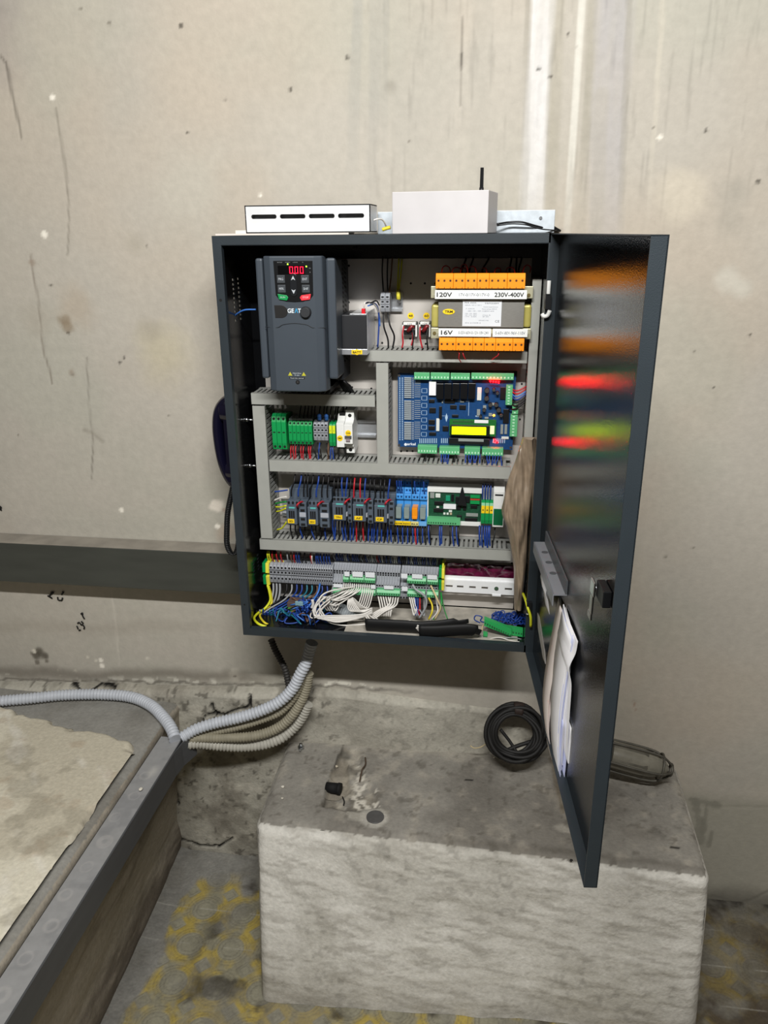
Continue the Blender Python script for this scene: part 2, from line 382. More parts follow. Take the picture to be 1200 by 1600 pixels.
# floor ----------------------------------------------------------
fx = axis(-.45, 1.45, .0030, -3, 4); fy = axis(-1.0, .03, .0030, -3.6, .05)
FX, FY = np.meshgrid(fx, fy, indexing='ij')
f1 = fbm(FX, FY, 6, 5, 31); f2 = fbm(FX, FY, 25, 5, 32); f3 = fbm(FX, FY, 90, 3, 33)
P_ = .1025; ox, oy = -.160, -.302
ux = (FX - ox) / P_; uy = (FY - oy) / P_
r0 = np.hypot(ux - np.round(ux), uy - np.round(uy)) * P_
vx = np.abs(ux + .5 - np.round(ux + .5)); vy = np.abs(uy + .5 - np.round(uy + .5)); dm = (vx + vy) * P_
C = np.ones(FX.shape + (3,)) * np.array(lin('#85837d'))
yel = sst(.030, .034, r0) * sst(.020, .024, dm) * sst(.068, .06, r0)
ring = np.zeros(FX.shape)
for rr in (.0445, .037, .030, .021): ring = np.maximum(ring, sst(.0016, .0006, np.abs(r0 - rr)))
for rr in (.0215, .013): ring = np.maximum(ring, sst(.0015, .0006, np.abs(dm - rr)))
patch = sst(.44, .58, f1 + .18 * sst(-.05, -.4, FY) + .2 * sst(-.17, -.10, FX) - .5 * sst(-.20, -.27, FX + .0 * FY)) * sst(-.06, -.12, FY)
patch = np.maximum(patch, sst(.40, .5, fbm(FX, FY, 9, 4, 37)) * sst(.9, 1.0, FX))
C = mixc(C, '#a8903a', yel * patch * (.05 + 1.1 * sst(.3, .7, f2)).clip(0, .9))
C = mixc(C, '#a39a60', patch * .25)
C = mixc(C, '#5b564c', ring * .38 * sst(.35, .6, patch + .4))
C = mixc(C, '#39332a', sst(.58, .72, fbm(FX, FY, 11, 5, 35)) * .8 * sst(-.16, -.10, FX))
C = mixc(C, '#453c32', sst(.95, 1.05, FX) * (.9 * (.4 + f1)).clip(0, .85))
C = mixc(C, '#b5b2a8', sst(.0016, .0006, np.abs(uy - np.round(uy)) * P_) * .45 * sst(-.05, -.15, FY) * sst(.4, .6, f2))
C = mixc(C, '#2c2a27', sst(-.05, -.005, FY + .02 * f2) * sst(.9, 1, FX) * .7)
C = mixc(C, '#77746c', sst(.45, .65, fbm(FX, FY, 16, 5, 38)) * .5)
C = C * (1 + .35 * (f2 - .5) + .3 * (f3 - .5))[..., None]
FZ = -.0008 * ring + .0012 * f2 + .012 * sst(-.25, -.33, FX) * sst(.0, .01, -FY)
struct(gridmesh('floor', np.stack([FX, FY, FZ - .001], -1), C, attr_mat('cement_tiles', .75, .3, 200, .1, 150)))

# concrete blocks ------------------------------------------------------
def frustum(name, label, top, bot, z0, z1, rad, colf, dispf, m, st=.005, parent=None, cat='concrete block'):
    """closed block: top and bottom are 4 corners BL FL FR BR (x,y); rounded edges, displaced"""
    root = thing(name, label, cat, (sum(p[0] for p in bot) / 4, sum(p[1] for p in bot) / 4, z0))
    T = np.array(top, float); B = np.array(bot, float)
    def bil(u, v, w):   # u along x 0..1, v 0 front..1 back, w 0 bottom..1 top
        def q(K): return (K[1] * ((1 - u) * (1 - v))[..., None] + K[2] * (u * (1 - v))[..., None] + K[0] * ((1 - u) * v)[..., None] + K[3] * (u * v)[..., None])
        xy = q(B) * (1 - w)[..., None] + q(T) * w[..., None]
        return np.concatenate([xy, (z0 + (z1 - z0) * w)[..., None]], -1)
    wx = abs(T[2][0] - T[1][0]); dy = abs(T[0][1] - T[1][1]); hz = z1 - z0
    half = np.array([wx, dy, hz]) / 2; ctr = half.copy()
    def pos(a):   # a in metres in box [0,w]x[0,d]x[0,h]
        k = a - ctr; inn = np.clip(k, -(half - rad), half - rad); inn[..., 2] = np.where(k[..., 2] < 0, k[..., 2], inn[..., 2]); inn[..., 1] = np.where(k[..., 1] > 0, k[..., 1], inn[..., 1])
        d = k - inn; L = np.linalg.norm(d, axis=-1, keepdims=True); nrm = d / np.maximum(L, 1e-6)
        kk_ = np.where(L > 1e-6, inn + nrm * np.minimum(L, rad), k) + ctr
        return kk_, nrm
    faces = []
    nx, ny, nz = [max(2, int(round(t / st))) + 1 for t in (wx, dy, hz)]
    def G(n, m_): return np.meshgrid(np.linspace(0, 1, n), np.linspace(0, 1, m_), indexing='ij')
    for nm, (n, m_), f, fl in (('top_face', (nx, ny), lambda a, b: (a * wx, b * dy, a * 0 + hz), False),
                           ('front_face', (nx, nz), lambda a, b: (a * wx, a * 0, b * hz), False),
                           ('left_face', (ny, nz), lambda a, b: (a * 0, a * dy, b * hz), True),
                           ('right_face', (ny, nz), lambda a, b: (a * 0 + wx, a * dy, b * hz), False)):
        a, b = G(n, m_); A3 = np.stack(f(a, b), -1).astype(float)
        # round: treat face plane as at distance; use pos
        k, nrm = pos(A3)
        Pw = bil(k[..., 0] / wx, k[..., 1] / dy, k[..., 2] / hz)
        Pw = dispf(Pw, nrm, nm)
        faces.append((Pw, colf(Pw, nm), fl))
    # join the faces in one mesh
    me = bpy.data.meshes.new('block_body'); cos, cols, qs = [], [], []; off = 0
    for Pw, Cc, fl in faces:
        a, b = Pw.shape[:2]; i = np.arange(a * b).reshape(a, b) + off
        q = np.stack([i[:-1, :-1], i[1:, :-1], i[1:, 1:], i[:-1, 1:]], -1).reshape(-1, 4)
        if fl: q = q[:, ::-1]
        cos.append(Pw.reshape(-1, 3)); cols.append(Cc.reshape(-1, 3)); qs.append(q); off += a * b
    bm = bmesh.new(); co = np.concatenate(cos) - np.array(root.location); cl = np.concatenate(cols); q = np.concatenate(qs)
    me.vertices.add(len(co)); me.vertices.foreach_set('co', co.astype(np.float32).ravel())
    me.loops.add(q.size); me.loops.foreach_set('vertex_index', q.ravel().astype(np.int32))
    me.polygons.add(len(q)); me.polygons.foreach_set('loop_start', np.arange(0, q.size, 4, dtype=np.int32)); me.polygons.foreach_set('use_smooth', np.ones(len(q), bool))
    me.update(calc_edges=True)
    at = me.attributes.new('pigment', 'FLOAT_COLOR', 'POINT'); cc = np.ones((len(co), 4), np.float32); cc[:, :3] = np.clip(cl, 0, 1); at.data.foreach_set('color', cc.ravel())
    bm.from_mesh(me); bmesh.ops.remove_doubles(bm, verts=bm.verts, dist=.0008); bm.to_mesh(me); bm.free()
    me.materials.append(m); o = bpy.data.objects.new('block_body', me); COL.objects.link(o); o.parent = root; ORG[o.as_pointer()] = V(root.location)
    return root
def inset(Pw, pl, edge=.006):
    X_, Y_ = Pw[..., 0], Pw[..., 1]; j = (fbm(X_, Y_, 50, 3, 41) - .5) * .012
    d = dseg(X_ + j, Y_ + j, pl + [pl[0]]); return np.where(inpoly(X_ + j, Y_ + j, pl), 1, 0) * sst(0, edge, d)
groove = [(0.175, -0.02), (0.165, -0.109), (0.167, -0.242), (0.23, -0.251), (0.296, -0.23), (0.284, -0.174), (0.253, -0.149), (0.234, -0.088), (0.207, -0.024)]
gdeep = [(0.176, -0.058), (0.166, -0.12), (0.168, -0.21), (0.198, -0.213), (0.222, -0.182), (0.199, -0.08)]
def pdisp(Pw, nrm, nm):
    Pw = Pw.copy(); X_, Y_, Z_ = Pw[..., 0], Pw[..., 1], Pw[..., 2]
    if nm == 'top_face':
        d = .004 * (fbm(X_, Y_, 8, 4, 42) - .5) + .0015 * (fbm(X_, Y_, 50, 3, 43) - .5)
        d = d - .008 * inset(Pw, groove) * (.6 + .5 * fbm(X_, Y_, 25, 3, 44)) - .010 * inset(Pw, gdeep)
        e = np.minimum(np.minimum(X_ - .02, 1.0 - X_), np.minimum(Y_ + .33, 9)); Pw[..., 2] += d * sst(0.0, .03, e)
    else:
        w_ = sst(.395, .36, Z_); e = sst(.0, .03, np.abs(Y_)) 
        n = fbm(X_ + Y_, Z_, 6, 5, 45) - .5; n_ = fbm(X_ * .6 + Y_, Z_ * 3, 22, 4, 46) - .5
        if nm == 'front_face': Pw[..., 1] += (.014 * n + .004 * n_) * w_ * sst(.02, .06, X_) * sst(1.0, .96, X_)
        else: Pw[..., 0] += (.010 * n + .003 * n_) * w_ * e * sst(-.36, -.30, Y_)
    return Pw
def pcol(Pw, nm):
    X_, Y_, Z_ = Pw[..., 0], Pw[..., 1], Pw[..., 2]
    if nm == 'top_face':
        a = fbm(X_, Y_, 7, 5, 51); b = fbm(X_, Y_, 30, 5, 52); c = np.ones(X_.shape + (3,)) * np.array(lin('#8c8880'))
        c = mixc(c, '#6f6a62', sst(.45, .7, a) * .6); c = mixc(c, '#a19a8d', sst(.58, .75, b) * .4)
        g = inset(Pw, groove, .002); c = mixc(c, '#a59e90', g * sst(.4, .6, fbm(X_, Y_, 45, 4, 53)) * .8); c = mixc(c, '#5a554c', g * sst(.6, .4, b) * .6)
        c = mixc(c, '#d2ccbf', g * sst(.54, .60, fbm(X_, Y_, 75, 4, 59)) * sst([(0.212, -0.149)][0][0], [(0.235, -0.146)][0][0], X_) * .9); c = mixc(c, '#3a362f', sst(.0035, .001, dseg(X_, Y_, [(0.175, -0.02), (0.166, -0.12), (0.168, -0.238)]) + .004 * (b - .5)) * .8); g2 = inset(Pw, gdeep, .002); c = mixc(c, '#8e8678', g2 * .6)  # pale chips; dark line paints shade along the groove's left edge
        d0 = np.hypot(X_ - [(0.291, -0.261)][0][0], (Y_ - [(0.291, -0.261)][0][1]) * 1.0) + .02 * (b - .5)
        c = mixc(c, '#b9b5ab', sst(.036, .028, d0) * .7)
        for (p, r) in (([(0.249, -0.262)][0], .03), ([(0.712, -0.242)][0], .025)): c = mixc(c, '#aaa59a', sst(r * 1.2, r * .7, np.hypot(X_ - p[0], (Y_ - p[1]) * 2) + .03 * (b - .5)) * .7)
        # roughened strip along the wall and right side, dark worn front edge
        c = mixc(c, '#a8a296', sst(-.05, -.01, Y_ + .02 * (b - .5)) * sst(.12, .2, X_) * sst(.6, .5, X_) * .6)
        dd = dseg(X_, Y_, [(0.693, 0.008), (0.698, -0.098), (0.705, -0.193)]); c = mixc(c, '#6b604f', sst(.012, .004, dd + .015 * (b - .5)) * .7)
        c = mixc(c, '#5e5951', sst(.016, .0, np.abs(Y_ + .292 + .03 * X_ + .02 * (b - .5))) * sst(.35, .5, X_) * .55)
        for pl in ([(0.921, -0.267), (0.936, -0.269)], [(0.486, -0.11), (0.501, -0.11)]): c = mixc(c, '#1c1a17', sst(.004, .002, dseg(X_, Y_, pl)))
        c = mixc(c, '#5a564f', sst(.03, .0, np.hypot(X_ - .9, Y_ + .23) + .03 * (b - .5)) * .5)
        c = mixc(c, '#5b564d', sst(.66, .74, fbm(X_, Y_, 60, 3, 58)) * .5); return c * (1 + .3 * (b - .5))[..., None]
    h = X_ + Y_; a = fbm(h, Z_, 5, 5, 54); b = fbm(h * 1.2, Z_ * 4, 16, 5, 55); e = fbm(h, Z_, 40, 4, 56)
    c = np.ones(X_.shape + (3,)) * np.array(lin('#d8d5cd'))
    c = mixc(c, '#aaa69b', sst(.45, .7, a) * .5); c = mixc(c, '#8d877b', sst(.56, .78, b) * .28); c = mixc(c, '#d6d3ca', sst(.6, .8, a) * .4)
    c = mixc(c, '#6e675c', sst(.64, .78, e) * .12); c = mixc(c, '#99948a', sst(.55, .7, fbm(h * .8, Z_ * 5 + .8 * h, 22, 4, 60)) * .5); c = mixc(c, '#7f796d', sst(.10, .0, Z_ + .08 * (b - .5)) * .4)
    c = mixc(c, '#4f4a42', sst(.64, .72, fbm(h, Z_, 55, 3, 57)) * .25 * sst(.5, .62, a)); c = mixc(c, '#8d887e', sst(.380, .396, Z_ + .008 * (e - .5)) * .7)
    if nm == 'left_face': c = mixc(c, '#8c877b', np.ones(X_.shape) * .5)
    return c
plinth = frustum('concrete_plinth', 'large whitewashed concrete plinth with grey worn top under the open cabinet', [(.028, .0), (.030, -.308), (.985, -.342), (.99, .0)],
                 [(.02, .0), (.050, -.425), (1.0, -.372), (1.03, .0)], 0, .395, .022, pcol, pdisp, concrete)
def sdisp(Pw, nrm, nm):
    Pw = Pw.copy(); X_, Y_, Z_ = Pw[..., 0], Pw[..., 1], Pw[..., 2]
    if nm == 'top_face': Pw[..., 2] += (.004 * (fbm(X_, Y_, 9, 4, 61) - .5)) * sst(-.25, -.29, X_)
    elif nm == 'right_face': Pw[..., 0] += (.012 * (fbm(Y_ * .5, Z_ * 2, 9, 5, 62) - .5)) * sst(.495, .45, Z_) + .018 * sst(.12, .0, Z_ + .06 * (fbm(Y_, Z_, 12, 3, 63) - .5))
    return Pw
def scol(Pw, nm):
    X_, Y_, Z_ = Pw[..., 0], Pw[..., 1], Pw[..., 2]
    if nm == 'top_face':
        a = fbm(X_, Y_, 8, 5, 64); b = fbm(X_, Y_, 40, 4, 65); c = np.ones(X_.shape + (3,)) * np.array(lin('#8b8983'))
        c = mixc(c, '#6f6b62', sst(.45, .7, a) * .5); return c * (1 + .2 * (b - .5))[..., None]
    a = fbm(Y_ * .45, Z_ * 1.6, 12, 5, 66); b = fbm(Y_ * .5, Z_ * 2.5, 30, 5, 67); c = np.ones(X_.shape + (3,)) * np.array(lin('#9d9587'))
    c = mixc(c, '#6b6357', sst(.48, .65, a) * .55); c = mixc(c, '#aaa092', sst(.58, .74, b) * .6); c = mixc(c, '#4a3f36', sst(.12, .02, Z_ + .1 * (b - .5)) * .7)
    return c
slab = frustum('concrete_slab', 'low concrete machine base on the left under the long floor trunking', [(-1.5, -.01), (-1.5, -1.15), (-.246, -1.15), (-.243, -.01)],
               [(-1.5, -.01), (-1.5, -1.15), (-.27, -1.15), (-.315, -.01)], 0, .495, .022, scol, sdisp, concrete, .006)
# pale plaster skim on the slab
edge = [(-0.68, -0.117), (-0.547, -0.146), (-0.451, -0.184), (-0.362, -0.19), (-0.29, -0.218), (-0.247, -0.266), (-0.23, -0.321), (-0.243, -0.384), (-0.261, -0.444), (-0.255, -0.542), (-0.247, -0.623), (-0.241, -0.711), (-0.253, -0.774)]
pl = [(-1.45, edge[0][1] + .02)] + edge + [(edge[-1][0] + .02, -1.12), (-1.45, -1.12)]
sx = np.arange(-1.47, -.262, .005); sy = np.arange(-1.14, -.05, .005); SX, SY = np.meshgrid(sx, sy, indexing='ij')
jj = (fbm(SX, SY, 25, 4, 71) - .5) * .03; ins = inpoly(SX + jj, SY + jj, pl); dd = dseg(SX + jj, SY + jj, pl + [pl[0]])
hgt = np.where(ins, sst(0, .012, dd) * .011, -.012)
s1 = fbm(SX, SY, 5, 5, 72); s2 = fbm(SX, SY, 22, 5, 73); s3 = fbm(SX * .7 + SY * .7, (SX - SY) * .3, 18, 5, 74)
C = np.ones(SX.shape + (3,)) * np.array(lin('#d2ccba')); C = mixc(C, '#b3ab98', sst(.48, .66, s1) * .7); C = mixc(C, '#a8957e', sst(.60, .72, s2) * .4); C = mixc(C, '#dedad0', sst(.58, .72, s3) * .5)
C = mixc(C, '#8d8676', sst(.62, .7, fbm(SX, SY, 12, 5, 75)) * .45); C = mixc(C, '#9f9888', sst(.012, .0, dd) * .6)
gridmesh('plaster_skim', np.stack([SX, SY, .497 + hgt + .003 * (s2 - .5)], -1), C, concrete, parent=slab)
SX = SY = WX = WZ = FX = FY = PT = None

# ================================================================ MATERIALS OF THE THINGS
slate = mat('slate_powder_coat', '#2b3237', .42, 0, .05, 20, .25, 900)
blackcoat = mat('black_textured_coat', '#121315', .085, 0, .05, 20, .22, 520, spec=.5)
galv = mat('galvanised_plate', '#c3beb8', .5, .3, .07, 12)
zinc = mat('zinc_plated_steel', '#c9ccd0', .32, .7, .08, 60)
zincw = mat('bright_white_steel', '#dadcde', .35, .15, .03, 60)
pvc = mat('grey_pvc', '#a2a39d', .45, 0, .03, 40)
pvcd = mat('grey_pvc_body', '#9a9b97', .5, 0, .04, 40)
dark = mat('dark_void', '#0c0c0d', .7)
blk = mat('black_plastic', '#17181a', .4, 0, .05)
blkm = mat('black_rubber', '#161514', .65, 0, .12, 120)
white = mat('white_plastic', '#e4e5e2', .4, 0, .03)
whiteb = mat('white_paint', '#c4c1c2', .5, 0, .05, 15)
tgrey = mat('terminal_grey', '#9a9da3', .5)
tgreen = mat('terminal_green', '#12934d', .4)
pgreen = mat('plug_green', '#5fb27a', .4)
orange = mat('terminal_orange', '#f79217', .42)
yellow = mat('yellow_label', '#f6cf1c', .5)
yellowp = mat('yellow_plastic', '#ece04a', .4)
ink = mat('black_ink', '#101010', .6)
silver = mat('steel', '#cfd2d6', .25, 1)
slateblue = mat('device_slate', '#525c68', .45, 0, .03)
drivec = mat('drive_case', '#40474f', .42, 0, .03, 20)
drived = mat('drive_case_dark', '#2a2d32', .5)
WM = {'red': mat('wire_red', '#b5202c', .4), 'blue': mat('wire_blue', '#1d3f8e', .4), 'black': mat('wire_black', '#121214', .45), 'white': mat('wire_white', '#dcd8d2', .45),
      'grey': mat('wire_grey', '#9b9da0', .45), 'yg': mat('wire_yellow_green', '#d3d62a', .4), 'green': mat('wire_green', '#1f8a3c', .4), 'lblue': mat('wire_pale_blue', '#3f74c4', .4),
      'yellow': mat('wire_yellow', '#d9c52c', .4), 'teal': mat('wire_teal', '#1f6f86', .4), 'brown': mat('wire_brown', '#6b4a33', .5), 'beige': mat('wire_beige', '#cbb88c', .5)}
GL = 'inside the open cabinet'

# ================================================================ THE CABINET
TOP, BOT, DEP, WID = 1.61, .799, -.2, .6
cab = thing('control_cabinet', 'dark grey steel control cabinet on the wall with its door swung open', 'cabinet', (.3, -.004, BOT))
mb = MB(); t = .0022
mb.box(0, WID, -.006, -.004, BOT, TOP); mb.box(0, WID, DEP, -.004, TOP - t, TOP); mb.box(0, WID, DEP, -.004, BOT, BOT + t)
mb.box(WID - t, WID, DEP, -.004, BOT, TOP)
mb.box(.0, .0165, DEP - .001, DEP - .0001, BOT + .016, TOP - .0155); mb.box(.0, WID, DEP - .001, DEP - .0001, TOP - .0155, TOP); mb.box(0, WID, DEP - .001, DEP - .0001, BOT, BOT + .016)
mb.box(.0150, .0165, DEP, DEP + .012, BOT + .016, TOP - .0155); mb.box(.0165, WID - .004, DEP, DEP + .012, TOP - .0165, TOP - .015); mb.box(.0165, WID - .004, DEP, DEP + .012, BOT + .0145, BOT + .016)
mb.box(.597, .600, DEP - .001, DEP + .001, BOT, TOP)
# left side with its ventilation slots cut through
ys = [DEP]; holes_y = []
for c in (-.106, -.074): holes_y.append((c - .006, c + .006))
yb = [DEP, -.112, -.100, -.080, -.068, -.004]
rows = [1.4495 + i * .0086 for i in range(10)]; rows2 = [.896 + i * .0086 for i in range(5)]
zb = sorted([BOT, TOP] + [r for r in rows + rows2] + [r + .0042 for r in rows + rows2])
for i in range(len(yb) - 1):
    for j in range(len(zb) - 1):
        z0, z1 = zb[j], zb[j + 1]; hole = i in (1, 3) and any(abs(z0 - r) < 1e-6 for r in rows + rows2)
        if not hole: mb.box(0, t, yb[i], yb[i + 1], z0, z1)
mb.build('enclosure_shell', slate, cab)
# black inner lining (the inside is painted black)
mb = MB()
for i in range(len(yb) - 1):
    for j in range(len(zb) - 1):
        z0, z1 = zb[j], zb[j + 1]; hole = i in (1, 3) and any(abs(z0 - r) < 1e-6 for r in rows + rows2)
        if not hole: mb.box(t, t + .0006, max(yb[i], DEP + .013), yb[i + 1], z0, z1)
mb.box(.003, WID - .003, -.0075, -.0062, BOT + .003, TOP - .003); mb.box(WID - t - .0006, WID - t, DEP + .002, -.006, BOT + .003, TOP - .003)
mb.box(.003, WID - .003, DEP + .013, -.006, TOP - t - .0006, TOP - t); mb.box(.003, WID - .003, DEP + .013, -.006, BOT + t, BOT + t + .0006)
mb.build('black_lining', blackcoat, cab)
mb = MB(); mb.box(.215, .585, DEP + .020, -.022, BOT + .003, BOT + .0045); mb.build('gland_plate', mat('dusty_galvanised', '#b3ada2', .6, .1, .2, 40), cab)
mb = MB()
px0, px1, pz0, pz1 = .030, .578, .806, 1.564
mb.box(px0, px1, -.021, -.019, pz0, pz1, 0)
for (u, v) in ((566,529),(548,391),(642,443),(664,443),(583,530),(598,534),(653,529),(680,529),(556,444),(551,475),(547,521),(688,428)):
    pass
pts = [(0.342, -0.021, 1.517), (0.37, -0.021, 1.517), (0.228, -0.021, 1.586), (0.217, -0.021, 1.551), (0.215, -0.021, 1.48), (0.341, -0.021, 1.408), (0.373, -0.021, 1.398), (0.283, -0.021, 1.399), (0.253, -0.021, 1.398), (0.391, -0.021, 1.517), (0.273, -0.021, 1.393), (0.218, -0.021, 1.306), (0.259, -0.021, 1.304), (0.571, -0.021, 1.319), (0.571, -0.021, 1.245), (0.322, -0.021, 1.169), (0.335, -0.021, 1.17), (0.347, -0.021, 1.17), (0.57, -0.021, 0.919), (0.342, -0.021, 0.768), (0.221, -0.021, 0.777), (0.548, -0.021, 0.79), (0.431, -0.021, 0.779), (0.231, -0.021, 1.297), (0.587, -0.021, 1.371)]
for p in pts: mb.cyl((p[0], -.0215, p[2]), (p[0], -.0208, p[2]), .0022, n=10, m=1)
mb.build('mounting_plate', [galv, dark], cab)
for (y_, z_, L) in ((-.030, 1.247, .02), (-.030, 1.147, .02), (-.12, 1.571, .012)):
    mb = MB(); mb.cyl((t, y_ - .06, z_), (L, y_ - .06, z_), .0022, n=10); mb.cyl((t, y_ - .06, z_), (t + .005, y_ - .06, z_), .005, n=8); mb.build('screw', silver, cab)
mb = MB(); mb.cyl((.0075, DEP - .0013, 1.498), (.0075, DEP - .0008, 1.498), .0028, n=14); mb.cyl((.008, DEP - .0013, .872), (.008, DEP - .0008, .872), .002, n=14); mb.build('rivet_hole', dark, cab)
mb = MB(); mb.tube([(.30, -.13, BOT), (.30, -.13, BOT - .006), (.30, -.13, BOT - .012)], [.052, .050, .040], 28); mb.build('cable_gland', blk, cab)
# door -----------------------------------------------------------
A_ = .0930857; DW = .60615; TH = .0175
def dxf(p):   # (s along the door, n outwards, z)
    s, n, z = p
    return V((.6 + s * math.sin(A_) + n * math.cos(A_), -.2 - s * math.cos(A_) + n * math.sin(A_), z))
mb = MB(dxf)
mb.box(0, DW, TH - .0016, TH, BOT - .0005, TOP - .0005)
mb.box(0, .0016, 0, TH, BOT, TOP - .0005); mb.box(DW - .0016, DW, 0, TH, BOT, TOP - .0005)
mb.box(0, DW, 0, TH, TOP - .002, TOP - .0005); mb.box(0, DW, 0, TH, BOT - .0005, BOT + .001)
door = mb.build('door', slate, cab)
mb = MB(dxf); mb.box(.0022, DW - .0022, TH - .0026, TH - .0017, BOT + .002, TOP - .003); mb.build('inner_door_skin', blackcoat, door)
for zc in (1.497, .905):
    mb = MB(dxf); mb.box(-.004, .010, -.004, .006, zc - .012, zc + .012, 1)
    if zc > 1.2:
        mb.tube([(.010, .000, zc + .014), (.010, .000, zc + .036)], .0035, 8, 0); mb.tube(smooth_path([(.012, .004, zc - .014), (.010, .001, zc - .022), (.008, -.005, zc - .024), (.006, -.008, zc - .02)], 4), .0035, 8, 0)
    else: mb.tube([(.006, -.001, zc - .016), (.006, -.001, zc + .010)], .003, 8, 0)
    mb.build('hinge', [white, blk], door, bevel=.0005)
mb = MB(dxf)   # cam lock
mb.box(.508, .545, .004, TH - .003, 1.178, 1.200, 1); mb.cyl((.505, TH - .003, 1.186), (.505, .003, 1.186), .006, n=14)
[mb.box(a, b, .000 + k * .0, .003, c, d) for k, (a, b, c, d) in enumerate(((.492, .512, 1.176, 1.196), (.496, .508, 1.150, 1.176), (.490, .506, 1.140, 1.150)))]
mb.build('cam_lock', [silver, blk], door, bevel=.001)
mb = MB(dxf)   # document shelf
mb.box(.075, .29, TH - .006, TH - .003, 1.072, 1.096, 1); mb.box(.070, .29, -.007, TH - .003, 1.070, 1.0725, 0); mb.box(.07, .29, -.008, -.0065, 1.052, 1.0725, 0)
for k in range(3): mb.cyl((.12 + .045 * k, .005, 1.0726), (.12 + .045 * k, .005, 1.0729), .006, n=12, m=1)
mb.build('document_shelf', [mat('shelf_steel', '#8d9096', .4, .3), mat('shelf_back', '#55585c', .4, .2)], door)
mb = MB(dxf); mb.prism([(.030, .905), (.052, .908), (.135, .878), (.150, .862), (.12, .858), (.045, .880)], TH - .0032, TH - .0027, 'y')
ob = mb.build('paper_sticker', mat('sticker', '#b7b2ad', .5), door)

# papers hung below the shelf
pap = thing('document_bundle', 'bundle of folded white and bluish papers hanging on the inside of the door', 'papers', tuple(dxf((.27, .0, .75))))
pcs = [mat('paper_white', '#e9e8ea', .8, 0, .04), mat('paper_blue', '#c6cbe8', .8, 0, .05), mat('paper_cream', '#ddd2cb', .8, 0, .05), mat('paper_pink', '#d9cdc9', .8, 0, .05)]
def sheet(s0, s1, prof, m, name='paper_sheet', tilt=0, th=.0007):
    mb = MB(dxf); pp = smooth_path([(0, a, b) for a, b in prof], 5); n = len(pp); L, Rr = [], []
    for i, p in enumerate(pp):
        for (arr, o_) in ((L, -th / 2), (Rr, th / 2)):
            arr.append([mb.bm.verts.new((s, p.y + o_ + w, p.z + dz)) for s, w, dz in ((s0, .0015, 0), ((s0 + s1) / 2, -.001, 0), (s1, 0, tilt))])
    for i in range(n - 1):
        for arr in (L, Rr):
            for j in range(2): f = mb.bm.faces.new((arr[i][j], arr[i + 1][j], arr[i + 1][j + 1], arr[i][j + 1])); f.smooth = True
        for j in (0, 2): mb.bm.faces.new((L[i][j], L[i + 1][j], Rr[i + 1][j], Rr[i][j]))
    for i in (0, n - 1):
        for j in range(2): mb.bm.faces.new((L[i][j], L[i][j + 1], Rr[i][j + 1], Rr[i][j]))
    return mb.build(name, m, pap)
rr = random.Random(3)
sheet(.235, .30, [(.011, 1.04), (.006, .99), (.001, .94), (-.003, .89), (-.003, .84), (.004, .79), (.009, .765)], pcs[2])
sheet(.245, .305, [(.011, 1.03), (.007, .96), (.001, .89), (-.001, .83), (.007, .775)], pcs[3])
for k in range(10):
    b = .0010 * k; w = rr.uniform(-.0008, .0008)
    sheet(.285, .372 + rr.uniform(-.008, .012), [(.008 + b * .2, 1.045 + rr.uniform(-.01, .01)), (.003 + b * .7 + w, .98), (-.001 + b * .9, .92), (.000 + b * .9 + w, .86), (.003 + b * .7, .82), (.007 + b * .4, .788 + .003 * k)], pcs[[0, 1, 0, 1, 1, 0, 1, 0, 0, 0][k]])
sheet(.29, .400, [(.012, 1.05), (.010, 1.03), (.004, 1.012), (.003, 1.0), (.008, .975), (.009, .93), (.010, .88), (.012, .845), (.014, .835), (.015, .85), (.014, .90)], pcs[0])
sheet(.29, .388, [(.004, .90), (.004, .85), (.006, .80), (.009, .782), (.012, .79), (.013, .84), (.012, .9)], pcs[1])
sheet(.13, .20, [(.009, 1.06), (.002, 1.045), (-.003, 1.03), (.002, 1.015), (.006, .99)], pcs[0])

# ================================================================ ON TOP OF THE CABINET
mb = MB(); mb.prism([(.006, -.197), (.19, -.199), (.245, -.17), (.24, -.08), (.02, -.06), (.0, -.12)], TOP + .0005, TOP + .0035, 'z'); mb.prism([(.035, -.17), (.09, -.165), (.07, -.11)], TOP + .0035, TOP + .009, 'z')
tag(mb.build('paper_sheet', mat('top_paper', '#d9d0c8', .8, 0, .05)), 'creased cream paper lying under the slotted metal box on the cabinet', 'paper')
x0, x1, z0, z1 = (0.055, 0.285, 1.624, 1.661)
sb = thing('slotted_metal_box', 'long bright metal box with four slots standing on the cabinet top', 'metal box', ((x0 + x1) / 2, -.13, TOP + .004))
mb = MB(); z0 = TOP + .0038; z1 = 1.661
def slotplate(mb, x0, x1, z0, z1, y0, y1, slots, m=0):
    xs = sorted([x0, x1] + [a for s in slots for a in s[:2]]); zc0, zc1 = slots[0][2], slots[0][3]
    mb.box(x0, x1, y0, y1, z0, zc0, m); mb.box(x0, x1, y0, y1, zc1, z1, m)
    k = [x0] + [a for s in slots for a in s[:2]] + [x1]
    for i in range(0, len(k), 2): mb.box(k[i], k[i + 1], y0, y1, zc0, zc1, m)
w = (x1 - x0); sl = [(x0 + w * (.05 + .232 * k), x0 + w * (.05 + .232 * k + .205), 1.638, 1.6455) for k in range(4)]
slotplate(mb, x0, x1, z0, z1, -.170, -.168, sl); mb.box(x0, x1, -.170, -.09, z1 - .002, z1); mb.box(x0, x0 + .002, -.17, -.09, z0, z1); mb.box(x1 - .002, x1, -.17, -.09, z0, z1); mb.box(x0, x1, -.17, -.09, z0, z0 + .002)
